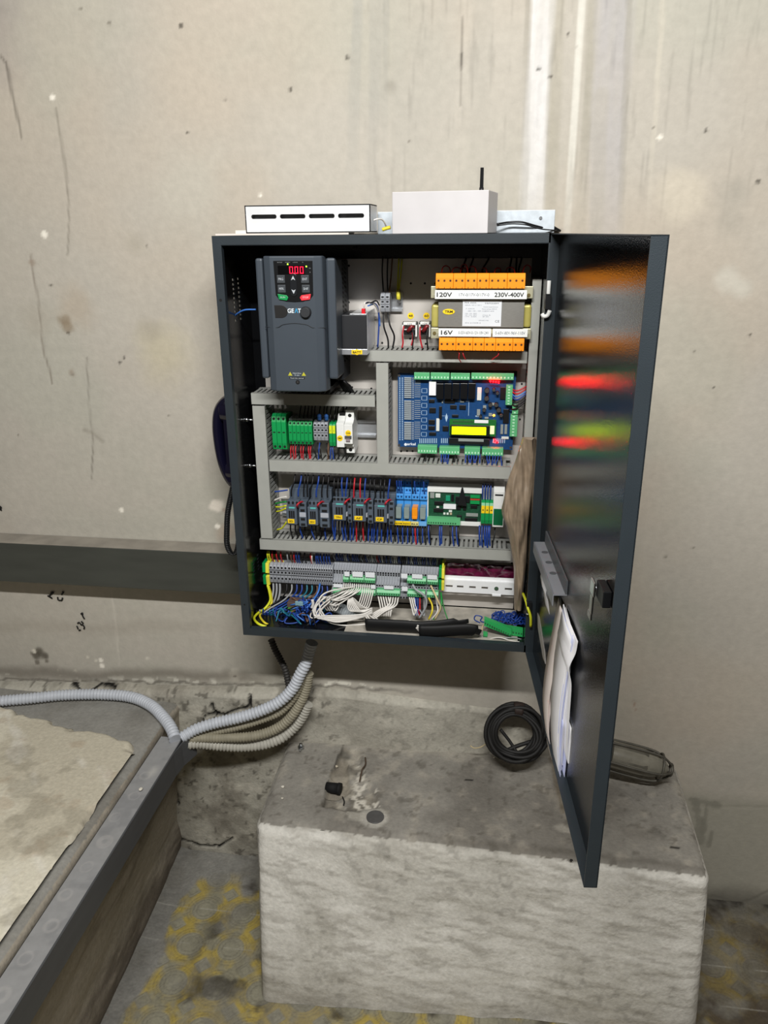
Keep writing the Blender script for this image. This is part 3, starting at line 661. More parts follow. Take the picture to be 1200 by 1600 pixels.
for s_ in sl:
    for e_ in (0, 1):
        for zc_ in (0, 1):   # fillets that round the slot ends
            X0 = s_[e_]; Z0 = s_[2 + zc_]; dx_ = (1, -1)[e_]; dz_ = (1, -1)[zc_]; r_ = .0036
            mb.prism([(X0, Z0)] + [(X0 + dx_ * r_ * (1 - math.cos(a_)), Z0 + dz_ * r_ * (1 - math.sin(a_))) for a_ in [i_ * math.pi / 10 for i_ in range(6)]], -.170, -.168)
mb.build('slotted_shell', zincw, sb, bevel=.0006)
mb = MB(); mb.box(x0 + .01, x1 - .01, -.158, -.10, z0 + .004, z1 - .008); mb.build('heater_element', mat('inner_dark_metal', '#8b8d90', .4, .6), sb)
mb = MB(); x0, x1, z0, z1 = (0.282, 0.614, 1.616, 1.65); mb.box(x0, x1, -.062, -.060, TOP, z1); mb.box(x0, x1, -.062, -.012, TOP, TOP + .002)
gp = thing('galvanised_bracket', 'flat galvanised bracket plate standing behind the white box', 'bracket', (x0, -.06, TOP)); mb.build('bracket_plate', mat('pale_galvanised', '#c3cbd2', .4, .3, .1, 80), gp, bevel=.001)
mb = MB(); p = (0.588, -0.062, 1.636); mb.cyl((p[0], -.064, p[2]), (p[0], -.062, p[2]), .003, n=10); mb.build('rivet', silver, gp)
x0, x1, z0, z1 = (0.323, 0.495, 1.618, 1.68)
wb = thing('junction_box', 'white painted steel box with a short antenna on the cabinet top', 'box', ((x0 + x1) / 2, -.12, TOP))
ca_, sa_ = math.cos(.14), math.sin(.14); ww_ = (x1 - x0) * ca_ ** .5
mb = MB(); mb.prism([(x0, -.163), (x0 + ww_ * ca_, -.163 - ww_ * sa_), (x0 + ww_ * ca_ + .11 * sa_, -.163 - ww_ * sa_ + .11 * ca_), (x0 + .11 * sa_, -.163 + .11 * ca_)], TOP + .0005, z1, 'z'); mb.build('box_body', whiteb, wb, bevel=.0012)
mb = MB(); p = (0.478, -0.1, 1.682); mb.tube([(p[0], -.10, z1 - .002), (p[0], -.10, z1 + .008), (p[0], -.10, z1 + .008), (p[0], -.10, z1 + .041)], [.0042, .0042, .0035, .0032], 12); mb.build('antenna', blk, wb)
wire([(0.508, -0.09, 1.626), (0.53, -0.08, 1.629), (0.553, -0.08, 1.629), (0.577, -0.07, 1.623), (0.61, -0.05, 1.615)], .0018, WM['black'], 'thin black cable arcing across the galvanised plate on the cabinet top', None, 'cable', cat='cable')
wire([(0.508, -0.1, 1.623), (0.535, -0.1, 1.626), (0.561, -0.1, 1.624), (0.588, -0.08, 1.617), (0.619, -0.06, 1.614)], .0012, WM['black'], 'thinner black cable lying below the arcing one on the cabinet top', None, 'cable', cat='cable')
mb = MB()
for k in range(7): mb.tube(smooth_path([(.592 + .002 * k, -.05 + .006 * k, TOP + .001 + .002 * k), (.607, -.04 + .006 * k, TOP + .012 - .001 * k), (.628, -.03 + .004 * k, TOP + .003)], 5), .0022, 6)
tag(mb.build('cable_bunch', WM['black']), 'bunch of black cables behind the top right corner of the cabinet', 'cable bunch', kind='stuff')
wire([(0.288, -0.15, 1.634), (0.295, -0.15, 1.636), (0.302, -0.14, 1.635), (0.306, -0.13, 1.628), (0.307, -0.12, 1.62)], .0016, WM['white'], 'white wire leaving the right end of the slotted metal box', None)
wire([(0.302, -0.14, 1.618), (0.309, -0.14, 1.62), (0.317, -0.14, 1.622)], .0032, WM['yellow'], 'short yellow cable end between the slotted box and the white box', None, 'cable', cat='cable')

# ================================================================ PHONE, LEFT TRUNKING
hs = thing('telephone_handset', 'dark blue telephone handset hanging on the left side of the cabinet', 'telephone', (-.02, -.12, 1.11))
mb = MB(); path = [(-.012, -.12, 1.300), (-.028, -.12, 1.292), (-.041, -.12, 1.272), (-.0460, -.12, 1.24), (-.045, -.12, 1.20), (-.041, -.12, 1.165), (-.034, -.12, 1.138), (-.024, -.12, 1.118), (-.012, -.12, 1.110)]
pp = smooth_path(path, 5); mb.tube(pp, [.012 + .011 * math.sin(math.pi * min(1, i / (len(pp) - 1))) ** .5 for i in range(len(pp))], 16, squash=(.55, (1, 0, .1)))
navy = mat('navy_plastic', '#0e0d20', .2, 0, .03, coat=.5)
mb.build('handset_grip', navy, hs, smooth=True)
mb = MB(); mb.tube([(-.036, -.12, 1.272), (-.004, -.12, 1.272)], [.024, .026], 20); mb.build('ear_cup', navy, hs, bevel=.002); mb = MB(); mb.tube([(-.034, -.12, 1.146), (-.004, -.12, 1.146)], [.022, .024], 20); mb.build('mouth_cup', navy, hs, bevel=.002)
MB().box(-.031, -.0005, -.140, -.098, 1.118, 1.294).build('cradle', navy, hs, bevel=.006)
mb = MB(); pts = []
base = smooth_path([(-.020, -.13, 1.120), (-.030, -.13, 1.085), (-.039, -.13, 1.05), (-.044, -.13, 1.01), (-.046, -.13, .98), (-.040, -.13, .960), (-.030, -.13, .958), (-.022, -.13, .975), (-.014, -.13, 1.02), (-.008, -.13, 1.06)], 12)
base = resample(base, .0005)
for i, p in enumerate(base): a = i * .0005 / .0040 * 6.283; pts.append(p + V((math.cos(a) * .0052, math.sin(a) * .0052, 0)))
mb.tube(pts, .0017, 5); tag(mb.build('coiled_cord', blk), 'black coiled telephone cord hanging left of the cabinet under the handset', 'cord')
tr = thing('wall_trunking', 'large dark grey cable trunking running along the wall to the cabinet', 'cable trunking', (-1.4, -.03, .824))
mb = MB(); mb.box(-2.6, -.002, -.060, -.001, .824, .9255); mb.build('trunking_body', mat('trunking_grey', '#42443f', .5, .1, .10, 8, aniso=(1, 1, 6)), tr, bevel=.0015)
MB().box(-2.6, -.002, -.0595, -.0015, .9256, .9262).build('dusty_top', mat('thick_dust', '#8a847a', .9, 0, .15, 20), tr)
# writing on the wall
ws = thing('wall_writing', 'black marker scribbles on the wall under the grey trunking', 'writing', (-0.537, -0.0, 0.729))
def strokes(ls, r):
    mb = MB()
    for l in ls: mb.tube(smooth_path(l, 3), r, 5, squash=(.25, (0, 1, 0)))
    mb.build('marker_stroke', ink, ws)
q = lambda l: l
strokes([[(-0.575, -0.003, 0.762), (-0.563, -0.003, 0.755), (-0.57, -0.003, 0.762), (-0.557, -0.003, 0.772), (-0.565, -0.003, 0.771)], [(-0.548, -0.003, 0.76), (-0.548, -0.003, 0.752), (-0.539, -0.003, 0.751), (-0.535, -0.003, 0.759)], [(-0.537, -0.003, 0.767), (-0.531, -0.003, 0.773), (-0.533, -0.003, 0.776)]], .0022)
strokes([[(-0.509, -0.003, 0.681), (-0.507, -0.003, 0.672)], [(-0.506, -0.003, 0.668), (-0.5, -0.003, 0.67)], [(-0.506, -0.003, 0.688), (-0.501, -0.003, 0.691), (-0.496, -0.003, 0.684), (-0.493, -0.003, 0.686), (-0.489, -0.003, 0.679), (-0.491, -0.003, 0.673)], [(-0.495, -0.003, 0.695), (-0.49, -0.003, 0.689)], [(-0.493, -0.003, 0.715), (-0.488, -0.003, 0.719), (-0.489, -0.003, 0.711), (-0.485, -0.003, 0.702)]], .0022)
strokes([[(-0.663, -0.003, 0.999), (-0.656, -0.003, 0.994), (-0.662, -0.003, 0.99), (-0.656, -0.003, 0.987)]], .0022)

# ================================================================ SLOTTED WIRING DUCTS
def hduct(name_lbl, x0, x1, z0, z1, up=True, down=True, yf=-.092):
    d = thing('wiring_duct', name_lbl, 'wiring duct', ((x0 + x1) / 2, -.021, z0))
    mb = MB(); mb.box(x0, x1, yf, yf + .0025, z0, z1); mb.box(x0, x1, yf, yf + .008, z1 - .0012, z1); mb.box(x0, x1, yf, yf + .008, z0, z0 + .0012); mb.build('duct_cover', pvc, d, bevel=.0007)
    mb = MB(); n = int((x1 - x0) / .0102)
    for side, on in ((z1 - .0025, up), (z0 + .001, down)):
        if not on: continue
        for k in range(n):
            xx = x0 + .002 + k * .0102
            mb.box(xx, xx + .0062, yf + .007, -.034, side, side + .0015)
        mb.box(x0, x1, -.034, -.021, side, side + .0015)
    mb.box(x0, x1, -.023, -.021, z0 + .001, z1 - .001)
    mb.build('slotted_body', pvcd, d); return d
def vduct(name_lbl, x0, x1, z0, z1, yf=-.092, left=True):
    d = thing('wiring_duct', name_lbl, 'wiring duct', ((x0 + x1) / 2, -.021, z0))
    mb = MB(); mb.box(x0, x1, yf, yf + .0025, z0, z1); mb.box(x0, x0 + .0012, yf, yf + .008, z0, z1); mb.box(x1 - .0012, x1, yf, yf + .008, z0, z1); mb.build('duct_cover', pvc, d, bevel=.0007)
    mb = MB(); n = int((z1 - z0) / .0102)
    for side in (x1 - .0025, x0 + .001):
        for k in range(n):
            zz_ = z0 + .002 + k * .0102
            mb.box(side, side + .0015, yf + .007, -.034, zz_, zz_ + .0062)
        mb.box(side, side + .0015, -.034, -.021, z0, z1)
    mb.box(x0 + .001, x1 - .001, -.023, -.021, z0, z1)
    mb.build('slotted_body', pvcd, d); return d
YF = -.092
x0, x1, z0, z1 = (0.018, 0.277, 1.28, 1.305); hduct('grey slotted duct directly below the inverter drive', x0, x1, z0, z0 + .024)
ZA0, ZA1 = z0, z0 + .024
x0, x1, z0, z1 = (0.248, 0.576, 1.372, 1.394); hduct('grey slotted duct running below the orange transformer', x0, x1, z0, z1)
x0, x1, z0, z1 = (0.048, 0.555, 1.133, 1.162); ZB = (z0, 1.162); hduct('long grey slotted duct between the circuit board and the contactors', x0, x1, 1.136, 1.162)
hduct('long grey slotted duct between the contactors and the bottom terminals', 0.015, 0.565, 0.954, 0.979)
vduct('vertical grey slotted duct at the left of the terminals and contactors', 0.019, 0.046, 0.981, 1.277)
vduct('short vertical grey slotted duct left of the blue circuit board', 0.28, 0.305, 1.161, 1.369)
vduct('vertical grey slotted duct at the right beside the door hinge', 0.578, .5955, 0.965, 1.529)

# ================================================================ INVERTER DRIVE
vf = thing('inverter_drive', 'dark grey inverter drive with red digits and keypad at top left', 'inverter drive', (.142, -.02, 1.325))
x0, x1, z0, z1 = .0825, .2005, 1.327, 1.5745
mb = MB(); mb.prism([(x0, -.155), (x0 + .004, -.178), (x0 + .018, -.185), (x1 - .018, -.185), (x1 - .004, -.178), (x1, -.155)], z0, z1, 'z'); mb.build('front_cover', drivec, vf, bevel=.0025)
mb = MB(); mb.box(x0 - .014, x0, -.172, -.10, z0 + .022, z1 - .004); mb.build('side_wing', drivec, vf, bevel=.004)
mb = MB(); mb.box(x1, x1 + .0175, -.168, -.10, z0 + .022, z1 - .004); mb.build('side_wing', drivec, vf, bevel=.004)
mb = MB(); mb.box(x0 - .012, x1 + .015, -.10, -.022, z0 + .008, z1 - .012); mb.build('heatsink_body', drived, vf, bevel=.002)
mb = MB()
for k in range(22):
    zc = z0 + .045 + k * .0088
    for (ya, yb_) in ((-.096, -.076), (-.068, -.048)): mb.prism([(ya, zc), (yb_, zc - .004), (yb_, zc), (ya, zc + .004)], x1 + .0148, x1 + .0154, 'x')
mb.build('vent_slot', dark, vf)
mb = MB(); mb.box(x0 - .028, x0 - .026, -.10, -.022, z0 + .010, 1.50); mb.box(x0 - .028, x0 - .012, -.024, -.022, z0 + .01, 1.50); mb.build('mounting_rail', mat('bluish_zinc', '#7d8c99', .3, .5), vf)
yk = -.1853
def kp(u, v): return
kx0, kx1 = .1085, .1795
mb = MB(); zt_ = 1.5665; pl_ = [(kx0 - .001, zt_), (kx1 + .001, zt_), (kx1, zt_ - .060), (kx1 - .006, zt_ - .0672), (.160, zt_ - .0715), (.144, zt_ - .0725), (.128, zt_ - .0715), (kx0 + .006, zt_ - .0672), (kx0 + .0005, zt_ - .060)]
mb.prism(pl_, yk - .0012, yk); keyp = mb.build('keypad', mat('keypad_black', '#0d0e10', .35), vf, bevel=.0004)
yk -= .0012
mb = MB(); mb.box(kx0 + .007, kx1 - .014, yk - .0004, yk, zt_ - .0235, zt_ - .0085); mb.build('display_window', mat('display_black', '#060607', .2), keyp)
SEG = {'0': 'abcdef'}
def seg7(mb, x, z, w, h, y, chars):
    for ch in chars:
        th_ = w * .23
        S = {'a': (x, x + w, z + h - th_, z + h), 'd': (x, x + w, z, z + th_), 'g': (x, x + w, z + h / 2 - th_ / 2, z + h / 2 + th_ / 2), 'f': (x, x + th_, z + h / 2, z + h), 'e': (x, x + th_, z, z + h / 2), 'b': (x + w - th_, x + w, z + h / 2, z + h), 'c': (x + w - th_, x + w, z, z + h / 2)}
        for k in ch[0]: a = S[k]; mb.box(a[0] + .0002, a[1] - .0002, y - .0003, y, a[2] + .0002, a[3] - .0002)
        if len(ch) > 1: mb.box(x + w + .0006, x + w + .0018, y - .0003, y, z, z + .0014)
        x += w + .0030
mb = MB(); seg7(mb, .1370, zt_ - .0225, .0068, .0125, yk - .0004, [('abcdef', '.'), ('abcdef',), ('abcdef',)])
mb.build('red_digits', mat('red_led', '#ff1236', .4, emit=2.6), keyp)
for (u, v, cn) in ((449.5, 410.5, 1), (478.5, 414, 1)):
    pass
for (lx, lz) in ((.1345, 1.5605), (.1690, 1.5565)):
    mb = MB(); mb.box(lx - .0012, lx + .0012, yk - .0006, yk, lz - .0012, lz + .0012); mb.build('status_led', mat('green_led', '#a8f03a', .4, emit=2.5), keyp)
for (s, x_) in (('RUN/TUNE', .1195), ('FWD/REV', .1345), ('LOCAL', .1490), ('TC', .1625)): text(s, x_, yk - .0003, 1.5630, .0014, mat('faint_print', '#8b8d90', .6), keyp, .009 if len(s) > 2 else None)
text('Hz', .1755, yk - .0003, 1.5525, .002, MC['faint_print'], keyp); text('A', .1755, yk - .0003, 1.5455, .002, MC['faint_print'], keyp)
kg = mat('key_grey', '#3f4347', .4); kpr = mat('key_print', '#b8bec4', .5)
for (kx, kz, s) in ((.1205, 1.5345, 'PRG'), (.1210, 1.5175, 'MFK'), (.1655, 1.5345, 'ENT'), (.1665, 1.5175, 'SHF')):
    mb = MB(); mb.box(kx - .0075, kx + .0075, yk - .0015, yk, kz - .007, kz + .007); b_ = mb.build('key', kg, keyp, bevel=.0015); text(s, kx, yk - .0018, kz - .0018, .0042, kpr, keyp, .009)
mb = MB(); pz = [(.1435 + .0065 * math.cos(a), (1.5385 if math.sin(a) >= 0 else 1.5105) + .0065 * math.sin(a)) for a in [i * math.pi / 10 for i in range(20)]]
mb.prism(pz, yk - .0012, yk); b_ = mb.build('key', mat('key_black', '#1b1d20', .3), keyp, bevel=.0006)
mb = MB(); mb.prism([(.1395, 1.5325), (.1435, 1.5405), (.1475, 1.5325), (.1435, 1.5350)], yk - .0018, yk - .0012); mb.prism([(.1395, 1.5165), (.1435, 1.5085), (.1475, 1.5165), (.1435, 1.5145)], yk - .0018, yk - .0012); mb.build('arrow_mark', kpr, keyp)
mb = MB(); mb.prism([(.1125, 1.5085), (.1300, 1.5060), (.1330, 1.5020), (.1300, 1.4965), (.1150, 1.4985)], yk - .0018, yk); b_ = mb.build('key', mat('key_green', '#138a49', .4), keyp, bevel=.0008); text('RUN', .1225, yk - .0021, 1.5012, .0030, kpr, keyp, .009)
mb = MB(); mb.prism([(.1755, 1.5085), (.1575, 1.5060), (.1545, 1.5020), (.1575, 1.4965), (.1735, 1.4985)], yk - .0018, yk); b_ = mb.build('key', mat('key_red', '#e5343f', .4, emit=.25), keyp, bevel=.0008); text('STOP', .1655, yk - .0021, 1.5010, .0032, kpr, keyp, .011)
yk = -.1852
lg = mat('logo_white', '#dfe6ea', .5); text('GE', .1355, yk, 1.4745, .0078, lg, vf, .0125, bold=.02); text('\u039b', .1463, yk, 1.4745, .0078, mat('logo_blue', '#35a7dd', .5), vf, .0062, bold=.02); text('T', .1520, yk, 1.4745, .0078, lg, vf, .0058, bold=.02)
mb = MB(); mb.cyl((.1640, -.185, 1.4755), (.1640, -.1905, 1.4755), .0108, .0098, 28); mb.cyl((.1640, -.1905, 1.4755), (.1640, -.1915, 1.4755), .0098, .0085, 28); mb.build('dial_knob', mat('knob_grey', '#2d2f32', .5), vf)
mb = MB(); mb.prism([(.1045, 1.4880)] + [(.1175 + .0125 * math.cos(a), 1.4765 + .0115 * math.sin(a)) for a in [math.pi / 2 - i * math.pi / 10 for i in range(11)]] + [(.1055, 1.4650)], -.1856, -.185); mb.build('socket_recess', mat('socket_dark', '#1b1a1a', .5), vf, bevel=.0004)
mb = MB(); mb.tube(smooth_path([(x0, -.1775, 1.4475), (.108, -.1853, 1.4475), (.120, -.1856, 1.4530), (.142, -.1856, 1.4555), (.165, -.1856, 1.4530), (.178, -.1853, 1.4475), (x1, -.1775, 1.4475)], 6), .0006, 5); mb.build('cover_seam', drived, vf)
for kx in (.1285, .1550):
    mb = MB(); mb.prism([(kx - .0042, 1.3578), (kx + .0042, 1.3578), (kx, 1.3650)], -.1853, -.185); wl_ = mb.build('warning_triangle', mat('warning_yellow', '#b9b534', .5), vf)
text('Hazardous', .1418, -.1853, 1.3618, .0019, lg, vf, .016); text('5 min', .1418, -.1853, 1.3580, .0019, lg, vf, .009)
mb = MB(); mb.box(.1270, .1565, -.1853, -.185, 1.3515, 1.3552); b_ = mb.build('notice_strip', blk, vf); text('Read the manual', .1418, -.1855, 1.3524, .0018, lg, b_, .026)
mb = MB(); mb.cyl((.1425, -.185, 1.3455), (.1425, -.1855, 1.3455), .0042, n=20, m=0); mb.cyl((.1425, -.1855, 1.3455), (.1425, -.1863, 1.3455), .0016, n=10, m=1); mb.build('cover_screw', [dark, silver], vf)
mb = MB(); mb.box(.09, .20, -.15, -.03, z0 - .006, z0 + .004); mb.cyl((.205, -.06, 1.338), (.205, -.06, 1.345), .004, n=8); mb.build('terminal_cover', dark, vf)
wire([(-0.006, -0.1, 1.455), (0.006, -0.11, 1.464), (0.026, -0.12, 1.473), (0.049, -0.12, 1.474)], .0016, WM['lblue'], 'blue wire tied through the side ventilation slots beside the drive', None)
mb = MB()
for k in range(5): mb.tube([(.19 + .004 * k, -.05 - .01 * k, z0 + .01), (.20 + .006 * k, -.06 - .006 * k, z0 - .006), (.214 + .004 * k, -.05, ZA1 - .012)], .003, 7)
tag(mb.build('motor_cable', WM['black']), 'thick black motor cables dropping from the drive into the duct', 'cable', kind='stuff')

# ================================================================ DIN-RAIL PARTS
def din_rail(label, x0, x1, z0, z1, y=-.030, slots=False, m=None, holes=0):
    d = thing('din_rail', label, 'rail', ((x0 + x1) / 2, -.021, z0)); mb = MB(); m = m or zinc
    mb.box(x0, x1, y - .001, y, z0, z0 + .005); mb.box(x0, x1, y - .001, y, z1 - .005, z1)
    mb.box(x0, x1, y, -.0235, z0 + .005, z0 + .006); mb.box(x0, x1, y, -.0235, z1 - .006, z1 - .005)
    mb.box(x0, x1, -.0235, -.0225, z0 + .005, z1 - .005, 0)
    mb.build('rail_profile', m, d)
    if holes:
        mb = MB()
        for k in range(holes): xx = x0 + .02 + k * .025; mb.box(xx, xx + .012, -.0240, -.0234, (z0 + z1) / 2 - .002, (z0 + z1) / 2 + .002)
        mb.build('rail_slot', dark, d)
    return d
din_rail('zinc rail carrying the green terminals and the white breaker', 0.041, 0.269, 1.2, 1.238, holes=6)
din_rail('zinc rail behind the contactors and the green relay board', 0.052, 0.564, 1.013, 1.054)
din_rail('short zinc rail under the two grey terminals at the top', 0.281, 0.326, 1.463, 1.501)

def term(name, label, group, w, z0, z1, yf, m, cat='terminal block', style='screw', top='#', loc=None, extra=None):
    """one slim terminal, local origin at its left bottom back corner (x, -.024, z0)"""
    d = thing(name, label, cat, (0, -.024, 0), group); h = z1 - z0; f = yf
    mb = MB()
    mb.prism([(-.024, .1 * h), (f + .012, 0), (f + .003, .04 * h), (f, .22 * h), (f, .80 * h), (f + .004, .94 * h), (f + .012, h), (-.024, .92 * h)], .0003, w - .0003, 'x')
    d_ = mb.build('terminal_body', m, d, bevel=.0004, seg=1)
    mb = MB(); c = w / 2; r = w * .26
    if style == 'screw':
        for k in (.88, .12): mb.cyl((c, f + .003, k * h), (c, f - .0003 + (.0012 if k > .5 else .0012), k * h), r, n=8)
        mb.box(c - r, c + r, f - .0003, f, .50 * h, .53 * h)
    elif style == 'three':
        for k in (.76, .52, .26): mb.box(c - r, c + r, f - .0003, f, k * h, (k + .09) * h)
        for k in (.66, .42): mb.box(c - w * .42, c + w * .42, f - .0002, f, k * h, (k + .03) * h)
    elif style == 'four':
        for k in (.80, .56, .24): mb.box(c - r, c + r, f - .0003, f, k * h, (k + .10) * h)
        mb.box(.0004, w - .0004, f - .0002, f, .46 * h, .50 * h); mb.box(.0004, w - .0004, f - .0002, f, .70 * h, .735 * h)
    mb.build('clamp_opening', mat('opening_dark', '#111214', .6), d)
    if extra: extra(d, w, h, f)
    return d
def row(proto, x0, z0, w, n, slope=0):
    proto.location = (x0, -.024, z0)
    for k in range(1, n): dup(proto, (x0 + k * w, -.024, z0 + slope * k))
# green screw terminals
x0, x1, z0, z1 = (0.056, 0.087, 1.18, 1.258); w = (x1 - x0) / 3
row(term('tall_terminal', 'tall bright green terminal block at the left rail end under the drive', 'tall green terminals', w, 0, z1 - z0, -.085, tgreen), x0, z0, w, 3)
def clip(d, w, h, f): MB().box(.0003, w - .0003, f + .008, -.03, h * .93, h * 1.04).build('top_clip', tgrey, d)
x0, x1, z0, z1 = (0.09, 0.141, 1.191, 1.245); w = (x1 - x0) / 6
row(term('terminal_block', 'short green terminal block between the tall green and the grey terminals', 'short green terminals', w, 0, z1 - z0, -.078, tgreen, style='screw', extra=clip), x0, z0, w, 6)
x0, x1, z0, z1 = (0.143, 0.174, 1.2, 1.244); w = (x1 - x0) / 4
row(term('terminal_block', 'grey terminal block between the green terminals and the white breaker', 'four grey terminals by the breaker', w, 0, z1 - z0, -.075, tgrey, style='three'), x0, z0, w, 4)
def yl(d, w, h, f): MB().box(.0006, w - .0006, f - .0006, f, h * .58, h * .90).build('yellow_marker', mat('bright_yellow_green', '#d8e22a', .4), d); text('\u2193', w / 2, f - .0008, h * .66, .004, ink, d, .002)
x0, x1, z0, z1 = (0.177, 0.191, 1.189, 1.241); w = (x1 - x0) / 2
row(term('earth_terminal', 'green terminal with yellow marker touching the white breaker', 'two earth terminals by the breaker', w, 0, z1 - z0, -.078, tgreen, style='none', extra=yl), x0, z0, w, 2)
for (u, l) in ((499, 'left'), (510, 'right')):
    xx = {499: 0.156, 510: 0.171}[u]; z_ = 1.251
    mb = MB(); mb.tube([(xx, -.070, z_ - .006), (xx, -.070, z_ + .004)], .0042, 10); mb.ball((xx, -.071, z_ + .003), .0046)
    tag(mb.build('ferrule_cap', WM['lblue']), 'blue round cap above the grey terminals, %s of the two' % l, 'cap')
# breaker
x0, x1, z0, z1 = (0.195, 0.229, 1.175, 1.267)
br = thing('circuit_breaker', 'white circuit breaker with two yellow round stickers on the rail', 'circuit breaker', ((x0 + x1) / 2, -.024, z0))
xm = x0 + (x1 - x0) * .48; h = z1 - z0
mb = MB()
mb.prism([(-.024, h * .05 + z0), (-.060, z0), (-.068, z0), (-.068, z0 + h * .16), (-.078, z0 + .18 * h), (-.078, z0 + .25 * h), (-.090, z0 + .28 * h), (-.090, z0 + .72 * h), (-.078, z0 + .74 * h), (-.068, z0 + .80 * h), (-.068, z1), (-.024, z1)], xm, x1, 'x')
mb.prism([(-.024, h * .15 + z0), (-.075, z0 + .16 * h), (-.088, z0 + .19 * h), (-.088, z0 + .74 * h), (-.075, z0 + .78 * h), (-.062, z0 + .92 * h), (-.024, z0 + .97 * h)], x0, xm - .0004, 'x')
mb.build('breaker_body', white, br, bevel=.0008)
mb = MB(); xc = (xm + x1) / 2
for zc in (z0 + .08 * h, z0 + .88 * h): mb.cyl((xc, -.0685, zc), (xc, -.0678, zc), .0038, n=12)
mb.box(x0 + .003, xm - .001, -.067, -.060, z0 + .86 * h, z0 + .95 * h); mb.box(x0 + .001, xm - .001, -.072, -.055, z0 + .11 * h, z0 + .15 * h)
mb.build('screw_recess', dark, br)
mb = MB(); mb.box(xm + .002, x1 - .002, -.094, -.089, z0 + .42 * h, z0 + .47 * h, 0); mb.box(xm + .004, x1 - .005, -.093, -.089, z0 + .34 * h, z0 + .42 * h, 1); mb.build('toggle', [mat('toggle_grey', '#4a4d50', .5), mat('toggle_pale', '#8d7f84', .5)], br)
for (sx_, sz, s, y_) in ((xc, z0 + .53 * h, 'VA', -.0903), (x0 + .007, z0 + .40 * h, 'SMF', -.0883)):
    mb = MB(); mb.tube([(sx_, y_ - .0002, sz), (sx_, y_ + .0003, sz)], .0062, 20); st_ = mb.build('round_sticker', yellow, br); text(s, sx_, y_ - .0004, sz - .0018, .0038, ink, st_, .009, bold=.02)

# contactors
def contactor(x0, x1, xa, z0, z1, zt, lab, label, group, aux_side=True, poles=3):
    d = thing('contactor', label, 'contactor', ((x0 + xa) / 2, -.024, z0), group); yf = -.108; h = z1 - z0
    mb = MB(); mb.box(x0 + .0006, xa - .0006, -.070, -.024, z0 + .002, zt); mb.box(x0 + .0006, x1 - .0006, -.092, -.068, z0, z1); mb.box(x0 + .002, x1 - .002, yf, -.09, z0 + .14 * h, z0 + .86 * h)
    mb.build('contactor_body', slateblue, d, bevel=.001)
    mb = MB(); mb.box(x1 + .0008, xa - .0006, -.100, -.024, z0 + .01 * h, z1 - .003 * h); mb.build('auxiliary_block', slateblue, d, bevel=.001)
    mb = MB(); w = x1 - x0
    for k in range(poles + 1):
        xx = x0 + w * (k + .5) / (poles + 1)
        for zc in (z0 + .07 * h, z0 + .93 * h): mb.box(xx - w * .085, xx + w * .085, -.0926, -.0918, zc - .055 * h, zc + .055 * h)
    for k in range(3): xx = x0 + w * (.28 + .17 * k); mb.box(xx, xx + w * .13, yf - .0004, yf, z0 + .40 * h, z0 + .70 * h)
    xx = (x1 + xa) / 2; ww = (xa - x1) * .26
    for zc in (.10, .32, .68, .90): mb.box(xx - ww, xx + ww, -.1005, -.0998, z0 + (zc - .05) * h, z0 + (zc + .05) * h)
    mb.build('contact_opening', mat('opening_dark', '#111214', .6), d)
    mb = MB(); mb.box(x0 + w * .32, x0 + w * .78, yf - .0004, yf, z0 + .80 * h, z0 + .86 * h); mb.build('teal_badge', mat('teal_print', '#5bb9b4', .5), d)
    mb = MB(); mb.box(x1 - .004, x1 + .0005, yf + .004, yf + .010, z0 + .3 * h, z0 + .46 * h) if poles == 3 else mb.box((x1 + xa) / 2 - ww * 1.5, (x1 + xa) / 2 + ww * 1.5, -.1006, -.0999, z0 + .42 * h, z0 + .60 * h); mb.build('pale_plate', mat('pale_plate', '#a9adb6', .5), d)
    lx = x0 + w * .44; lw = w * .27
    mb = MB(); mb.box(lx - lw, lx + lw, yf - .0012, yf - .0002, z0 + .20 * h, z0 + .37 * h); b_ = mb.build('name_tag', yellow, d, bevel=.0003); text(lab, lx, yf - .0014, z0 + .25 * h, .07 * h, ink, b_, lw * 1.25, bold=.03)
    return d
CON = [((0.082, 0.109, 1.015, 1.071), 0.127, 'SD', 'first contactor from the left, tagged SD, beside the yellow green wires', 2),
       ((0.129, 0.155, 1.015, 1.072), 0.177, 'SD1', 'second contactor from the left, tagged SD1', 2),
       ((0.183, 0.216, 1.029, 1.083), 0.226, 'TFN', 'contactor tagged TFN, left one of the three wide contactors', 3),
       ((0.227, 0.259, 1.029, 1.082), 0.272, 'AF', 'contactor tagged AF, middle one of the three wide contactors', 3),
       ((0.273, 0.304, 1.028, 1.082), 0.317, 'CF', 'contactor tagged CF, next to the blue relay sockets', 3)]
for i, ((x0, x1, z0, z1), xa, lab, l, po) in enumerate(CON):
    contactor(x0, x1, xa, z0, z1, z1 + (.022 if i < 2 else .006), lab, l, 'contactors', poles=po)
